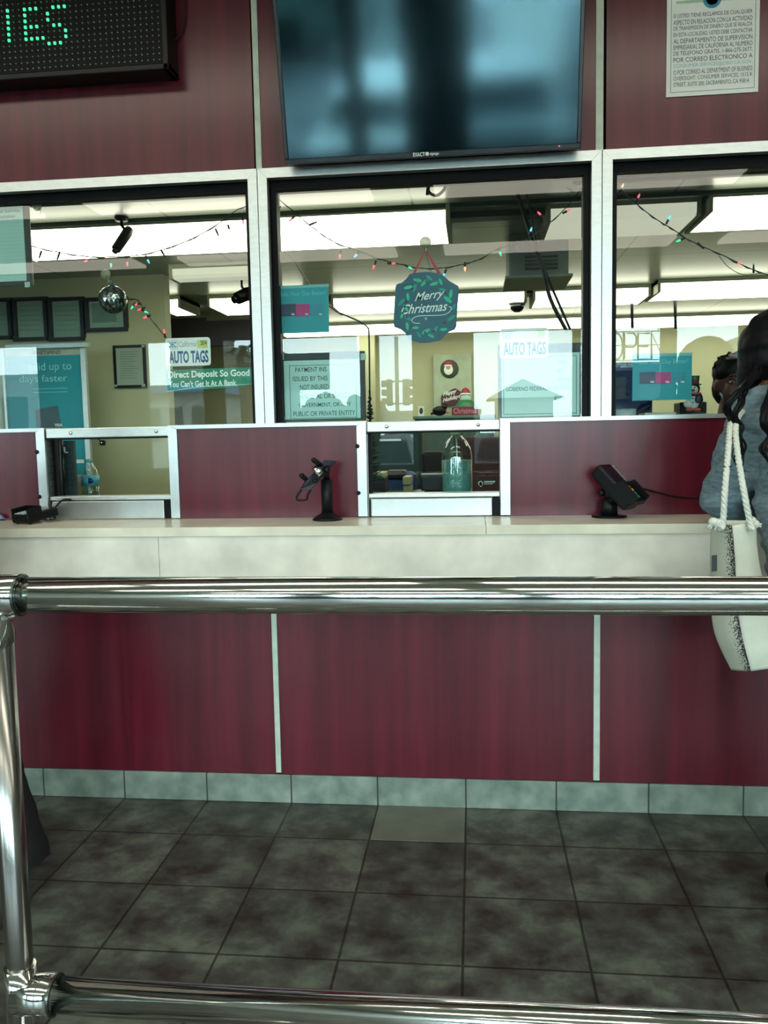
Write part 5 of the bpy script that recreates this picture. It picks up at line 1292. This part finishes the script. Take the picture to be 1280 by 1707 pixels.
mb = MB(); mb.ell(hc+Vector((0, -.008, .03)), (.118, .125, .115), None, 24); mb.ell(hc+Vector((0, -.04, -.02)), (.112, .08, .06), None, 20)
for s2 in (-1, 1): mb.ell(hc+Vector((s2*.085, .01, -.06)), (.03, .05, .09))
blend('hair', mb, HAIR, cust, .010, 3, wr=.010, wsc=18)
def lock(path, r, nm='hair_lock'):
    pts = spline([P(*p) for p in path], 8); n_ = len(pts)
    pts = [p+Vector((.006*math.sin(i*.55), .004*math.cos(i*.5), 0)) for i, p in enumerate(pts)]
    rr = [r*(.5+.5*math.sin(PI*min(.95, .12+.86*i/n_))) * (1 if i < n_*.7 else 1-.8*(i-n_*.7)/(n_*.3)) for i in range(n_)]
    mb = MB(); mb.tube(pts, rr, 8)
    mb.tube([p+Vector((.007+.004*math.sin(i*.8), -.004, 0)) for i, p in enumerate(pts)], [a*.6 for a in rr], 6)
    mb.tube([p+Vector((-.007+.004*math.cos(i*.7), -.002, 0)) for i, p in enumerate(pts)], [a*.5 for a in rr], 6)
    obj(nm, mb, HAIR, cust)
yl = -.625
lock(((1262, 610, -.46), (1244, 640, -.52), (1226, 654, yl), (1213, 690, yl), (1224, 722, yl), (1229, 750, yl), (1223, 775, yl)), .0075)
lock(((1262, 615, -.46), (1244, 648, -.54), (1232, 670, yl-.01), (1227, 705, yl-.01), (1236, 735, yl-.01), (1233, 768, yl-.01), (1240, 788, yl-.01)), .0065)
lock(((1290, 620, -.48), (1284, 660, yl+.02), (1271, 690, yl-.03), (1281, 720, yl-.03), (1275, 750, yl-.03), (1285, 790, yl-.03)), .009)
lock(((1300, 620, -.48), (1300, 660, yl), (1295, 700, yl-.04), (1300, 760, yl-.04), (1292, 820, yl-.03)), .018)
obj('hair_tie', MB().tube([P(1237, 742, yl-.02), P(1228, 752, yl-.03), P(1236, 756, yl-.03)], .002, 6), BLACK, cust)

# tote bag hanging from her shoulder
yb_ = -.80; s_ = 1/ppm(yb_)
t = thing('tote_bag', 'cream canvas tote bag with a speckled black print and white rope handles', 'tote bag', P(1240, 1118, yb_))
CANV = mat('cream_canvas', '#b3b6a6', .85, scale=9, col2='#cfd1c2', detail=8, bump=.15)
def print_material():
    m = bpy.data.materials.new('speckled_print_canvas'); m.use_nodes = True; nt = m.node_tree; b = nt.nodes['Principled BSDF']; b.inputs['Roughness'].default_value = .85
    tc = nt.nodes.new('ShaderNodeTexCoord'); n1 = nt.nodes.new('ShaderNodeTexNoise'); n1.inputs['Scale'].default_value = 330; n1.inputs['Detail'].default_value = 2
    n2 = nt.nodes.new('ShaderNodeTexNoise'); n2.inputs['Scale'].default_value = 14; n2.inputs['Detail'].default_value = 4
    nt.links.new(tc.outputs['UV'], n2.inputs['Vector']); nt.links.new(tc.outputs['Object'], n1.inputs['Vector'])
    sx = nt.nodes.new('ShaderNodeSeparateXYZ'); nt.links.new(tc.outputs['UV'], sx.inputs[0])
    # darkness grows towards the seam (u -> 1) and the bottom corner
    r = nt.nodes.new('ShaderNodeMapRange'); r.inputs[1].default_value = .35; r.inputs[2].default_value = .95; r.inputs[3].default_value = -.22; r.inputs[4].default_value = .13
    nt.links.new(sx.outputs[0], r.inputs[0]); a = nt.nodes.new('ShaderNodeMath'); a.operation = 'ADD'
    nt.links.new(r.outputs[0], a.inputs[0]); nt.links.new(n1.outputs['Fac'], a.inputs[1])
    g = nt.nodes.new('ShaderNodeMath'); g.operation = 'GREATER_THAN'; g.inputs[1].default_value = .53; nt.links.new(a.outputs[0], g.inputs[0])
    mx = nt.nodes.new('ShaderNodeMix'); mx.data_type = 'RGBA'; mx.inputs[6].default_value = (*lin('#a5a898'), 1); mx.inputs[7].default_value = (*lin('#201a20'), 1)
    nt.links.new(g.outputs[0], mx.inputs[0]); nt.links.new(mx.outputs[2], b.inputs['Base Color']); return m
def sheet_between(name, A, B, y_off, m_, th=.004, nu=10, bulge=.012):
    """cloth panel between two edge polylines A,B given as (px,py,y)"""
    a = spline([P(*p) for p in A], 5); b = spline([P(*p) for p in B], 5); n_ = len(a); vs = []; fs = []; uv = []
    for i in range(n_):
        for j in range(nu+1):
            u = j/nu; p = a[i].lerp(b[i], u); v = i/(n_-1)
            bl = math.sin(PI*u)*bulge*(.4+math.sin(PI*v)) + .004*noise.noise(p*16)
            vs.append(p+Vector((0, -bl, 0))); uv.append((u, v))
    w_ = nu+1; k_ = len(vs)
    for i in range(n_-1):
        for j in range(nu): fs.append([i*w_+j, i*w_+j+1, (i+1)*w_+j+1, (i+1)*w_+j])
    back = [v+Vector((0, th, 0)) for v in vs]; f2 = [[x+k_ for x in f][::-1] for f in fs]
    rim = [i*w_ for i in range(n_)]+[(n_-1)*w_+j for j in range(1, w_)]+[i*w_+nu for i in range(n_-2, -1, -1)]+[j for j in range(nu-1, 0, -1)]
    rf = [[rim[i], rim[(i+1) % len(rim)], rim[(i+1) % len(rim)]+k_, rim[i]+k_] for i in range(len(rim))]
    mb = MB(); mb.add(vs+back, fs+f2+rf, True); o = obj(name, mb, m_, t, weld=False)
    uvs = uv+uv; ul = o.data.uv_layers.new(name='UVMap')
    for lp in o.data.loops: ul.data[lp.index].uv = uvs[lp.vertex_index]
    return o
Le = [(1186, 868, yb_+.05), (1184, 930, yb_+.05), (1185, 1000, yb_+.05), (1190, 1050, yb_+.05), (1203, 1085, yb_+.05), (1219, 1117, yb_+.05)]
Me = [(1220, 876, yb_), (1225, 930, yb_-.005), (1228, 1000, yb_-.01), (1235, 1050, yb_-.01), (1243, 1085, yb_-.01), (1252, 1119, yb_)]
Re = [(1260, 868, yb_+.03), (1264, 930, yb_+.02), (1280, 1000, yb_+.02), (1294, 1050, yb_+.02), (1304, 1080, yb_+.02), (1312, 1108, yb_+.02)]
sheet_between('side_panel', Le, Me, 0, print_material())
sheet_between('front_panel', Me, Re, 0, CANV)
Bl = [(a+2, b, y+.06) for a, b, y in Le]; Br = [(a-2, b, y+.07) for a, b, y in Re]
sheet_between('back_panel', Bl, Br, 0, CANV, bulge=-.01)
obj('bottom', MB().add([P(1219, 1117, yb_+.05), P(1252, 1119, yb_), P(1312, 1108, yb_+.02), P(1310, 1108, yb_+.09), P(1221, 1117, yb_+.11)], [(0, 1, 2, 3, 4)]), CANV, t)
obj('printed_patch', MB().add([P(1186, 926, yb_+.035), P(1195, 925, yb_+.028), P(1195, 952, yb_+.026), P(1186, 953, yb_+.033)], [(0, 1, 2, 3)]), mat('dark_grey_print', '#3a4144', .8), t)
ROPE = mat('white_cotton_rope', '#c9ccc0', .8, scale=70, var=.08)
def rope(path, r=.0082):
    pts = spline([P(*p) for p in path], 14); mb = MB(); n_ = len(pts)
    L = [0]
    for i in range(1, n_): L.append(L[-1]+(pts[i]-pts[i-1]).length)
    for ph in (0, 2*PI/3, 4*PI/3):
        st = []
        for i, p in enumerate(pts):
            d = (pts[min(i+1, n_-1)]-pts[max(i-1, 0)]).normalized(); a = d.cross(Vector((0, 1, 0))).normalized(); b = a.cross(d).normalized()
            g = L[i]*150+ph; st.append(p+(a*math.cos(g)+b*math.sin(g))*r*.48)
        mb.tube(st, r*.62, 7)
    obj('rope_handle', mb, ROPE, t)
rope([(1262, 690, -.40), (1246, 678, -.44), (1224, 690, -.56), (1217, 708, -.63), (1213, 760, yb_+.07), (1208, 820, yb_+.01), (1205, 872, yb_+.005), (1200, 882, yb_-.005)])
rope([(1268, 690, -.40), (1252, 680, -.44), (1234, 690, -.57), (1226, 712, -.64), (1230, 760, yb_+.07), (1240, 820, yb_), (1250, 870, yb_-.005), (1254, 884, yb_-.012)])
for (a, b) in ((1189, 870), (1197, 872), (1258, 874), (1252, 868)):
    c = P(a, b, yb_+.01); mb = MB()
    mb.ell(c, (.013, .013, .012)); 
    for i in range(5): mb.tube([c, c+Vector((random.uniform(-.02, .02), -.008, random.uniform(-.022, .004)))], [.004, .0025], 6)
    obj('knot', mb, ROPE, t)
obj('rope_band', MB().tube([P(1206, 778, yb_+.045), P(1213, 779, yb_+.038), P(1219, 777, yb_+.045)], .0022, 6), BLACK, t)

# clerk behind the right window
YK = .66
cxk = P(1222, 640, YK).x; zk = P(1222, 642, YK).z
Hk = (zk)/1.60*1.72
be = Vector((cxk, YK, 0))
ar = [(Vector((cxk-.27, YK-.02, 1.16)), Vector((cxk-.16, YK-.22, ZD+.05)), Vector((.5, -.8, 0)), Vector((1, 0, 0))), (Vector((cxk+.27, YK-.02, 1.16)), Vector((cxk+.16, YK-.22, ZD+.05)), Vector((-.5, -.8, 0)), Vector((-1, 0, 0)))]
clerk, q, hq, k = standing('clerk with short spiky black hair behind the right window, facing the customer', be, 0, Hk, SKIND, None, ar, .011)
face_bits(clerk, hq, mat('dark_lip_skin', '#4a2320', .45))
mb = MB()
for z, rx, ry in ((1.37, .14, .10), (1.28, .18, .125), (1.15, .165, .12), (1.02, .165, .12), (.95, .17, .13)): mb.ell(q(0, .01, z), (rx*k, ry*k, .10*k), None, 20)
for sh, A in ((q(-.175, .01, 1.37), ar[0]), (q(.175, .01, 1.37), ar[1])): mb.cap2(q(0, .01, 1.38), sh, .075, .065); mb.cap2(sh, A[0], .062, .052)
blend('shirt', mb, mat('black_cotton_shirt', '#101316', .85), clerk, .013, 3, wr=.006)
mb = MB(); mb.ell(q(0, .01, .93), (.168, .128, .09))
for s2 in (-1, 1): mb.cap2(q(s2*.088, .01, .88), q(s2*.095, 0, .50), .095, .068); mb.cap2(q(s2*.095, 0, .50), q(s2*.10, .02, .06), .066, .056); mb.cap2(q(s2*.10, .035, .045), q(s2*.105, -.15, .040), .044, .038)
blend('trousers', mb, mat('charcoal_trousers', '#15181c', .8), clerk, .014, 3)
hk = q(0, -.01, 1.60)
mb = MB(); mb.ell(hk+Vector((0, .02, .055)), (.082, .10, .075), None, 22); mb.ell(hk+Vector((0, .05, -.01)), (.078, .062, .085))
for i in range(120):
    a = random.uniform(0, 2*PI); e = random.uniform(.25, 1.4); d = Vector((math.cos(a)*math.cos(e), math.sin(a)*math.cos(e), math.sin(e)))
    if d.y < -.6 and d.z < .6: continue
    p0_ = hk+Vector((0, .02, .055))+Vector((d.x*.076, d.y*.094, d.z*.07)); mb.tube([p0_, p0_+d*.010, p0_+d*.018+Vector((0, 0, .004))], [.006, .005, .002], 6)
blend('hair', mb, HAIR, clerk, .006, 1)

# person in black at the left picture edge
hem = PZ(55, 1455, .02); YB2 = hem.y
cxb = P(-150, 1100, YB2).x
ar = [(Vector((cxb-.23, YB2, 1.12)), Vector((cxb-.25, YB2-.03, .86)), Vector((0, 0, -1)), Vector((0, -1, 0))), (Vector((cxb+.20, YB2+.02, 1.12)), Vector((cxb+.18, YB2+.08, .88)), Vector((0, 0, -1)), Vector((0, 1, 0)))]
pb2, q, hq, k = standing('person in black flared trousers mostly cut off by the left picture edge', (cxb, YB2, 0), PI, 1.66, SKIN, None, ar, .012)
face_bits(pb2, hq, LIP)
BLK = mat('black_wool_cloth', '#07080a', .9, scale=60)
mb = MB()
for z, rx, ry in ((1.37, .15, .11), (1.28, .18, .125), (1.15, .165, .12), (1.02, .165, .12), (.95, .17, .13)): mb.ell(q(0, .01, z), (rx*k, ry*k, .10*k), None, 20)
for sh, A in ((q(.175, .01, 1.37), ar[0]), (q(-.175, .01, 1.37), ar[1])): mb.cap2(q(0, .01, 1.38), sh, .075, .065); mb.cap2(sh, A[0], .062, .048); mb.cap2(A[0], A[1], .048, .036)
blend('top', mb, BLK, pb2, .013, 3, wr=.006)
mb = MB(); mb.ell(q(0, .01, .92), (.172, .13, .10))
for s2 in (-1, 1):
    hx = Vector((P(18, 1450, YB2).x, YB2, .05)) if s2 < 0 else q(.16, 0, .05)
    kn = q(s2*.11, 0, .50) if s2 > 0 else Vector((P(-24, 1230, YB2).x, YB2, .50))
    mb.cap2(q(s2*.09, .01, .86), kn, .095, .082); mb.tube([kn, kn.lerp(hx, .5), hx], [.082, .095, .125], 24)
blend('trousers', mb, BLK, pb2, .013, 2, wr=.006)
mb = MB()
for s2 in (-1, 1): mb.cap2(q(s2*.10, .035, .045), q(s2*.105, -.15, .040), .044, .038)
blend('shoes', mb, BLACKM, pb2, .009, 2)
mb = MB(); mb.ell(q(0, -.01+.018, 1.635), (.088, .10, .095), None, 22); mb.ell(q(0, .06, 1.55), (.085, .05, .12))
blend('hair', mb, HAIR, pb2, .010, 2)
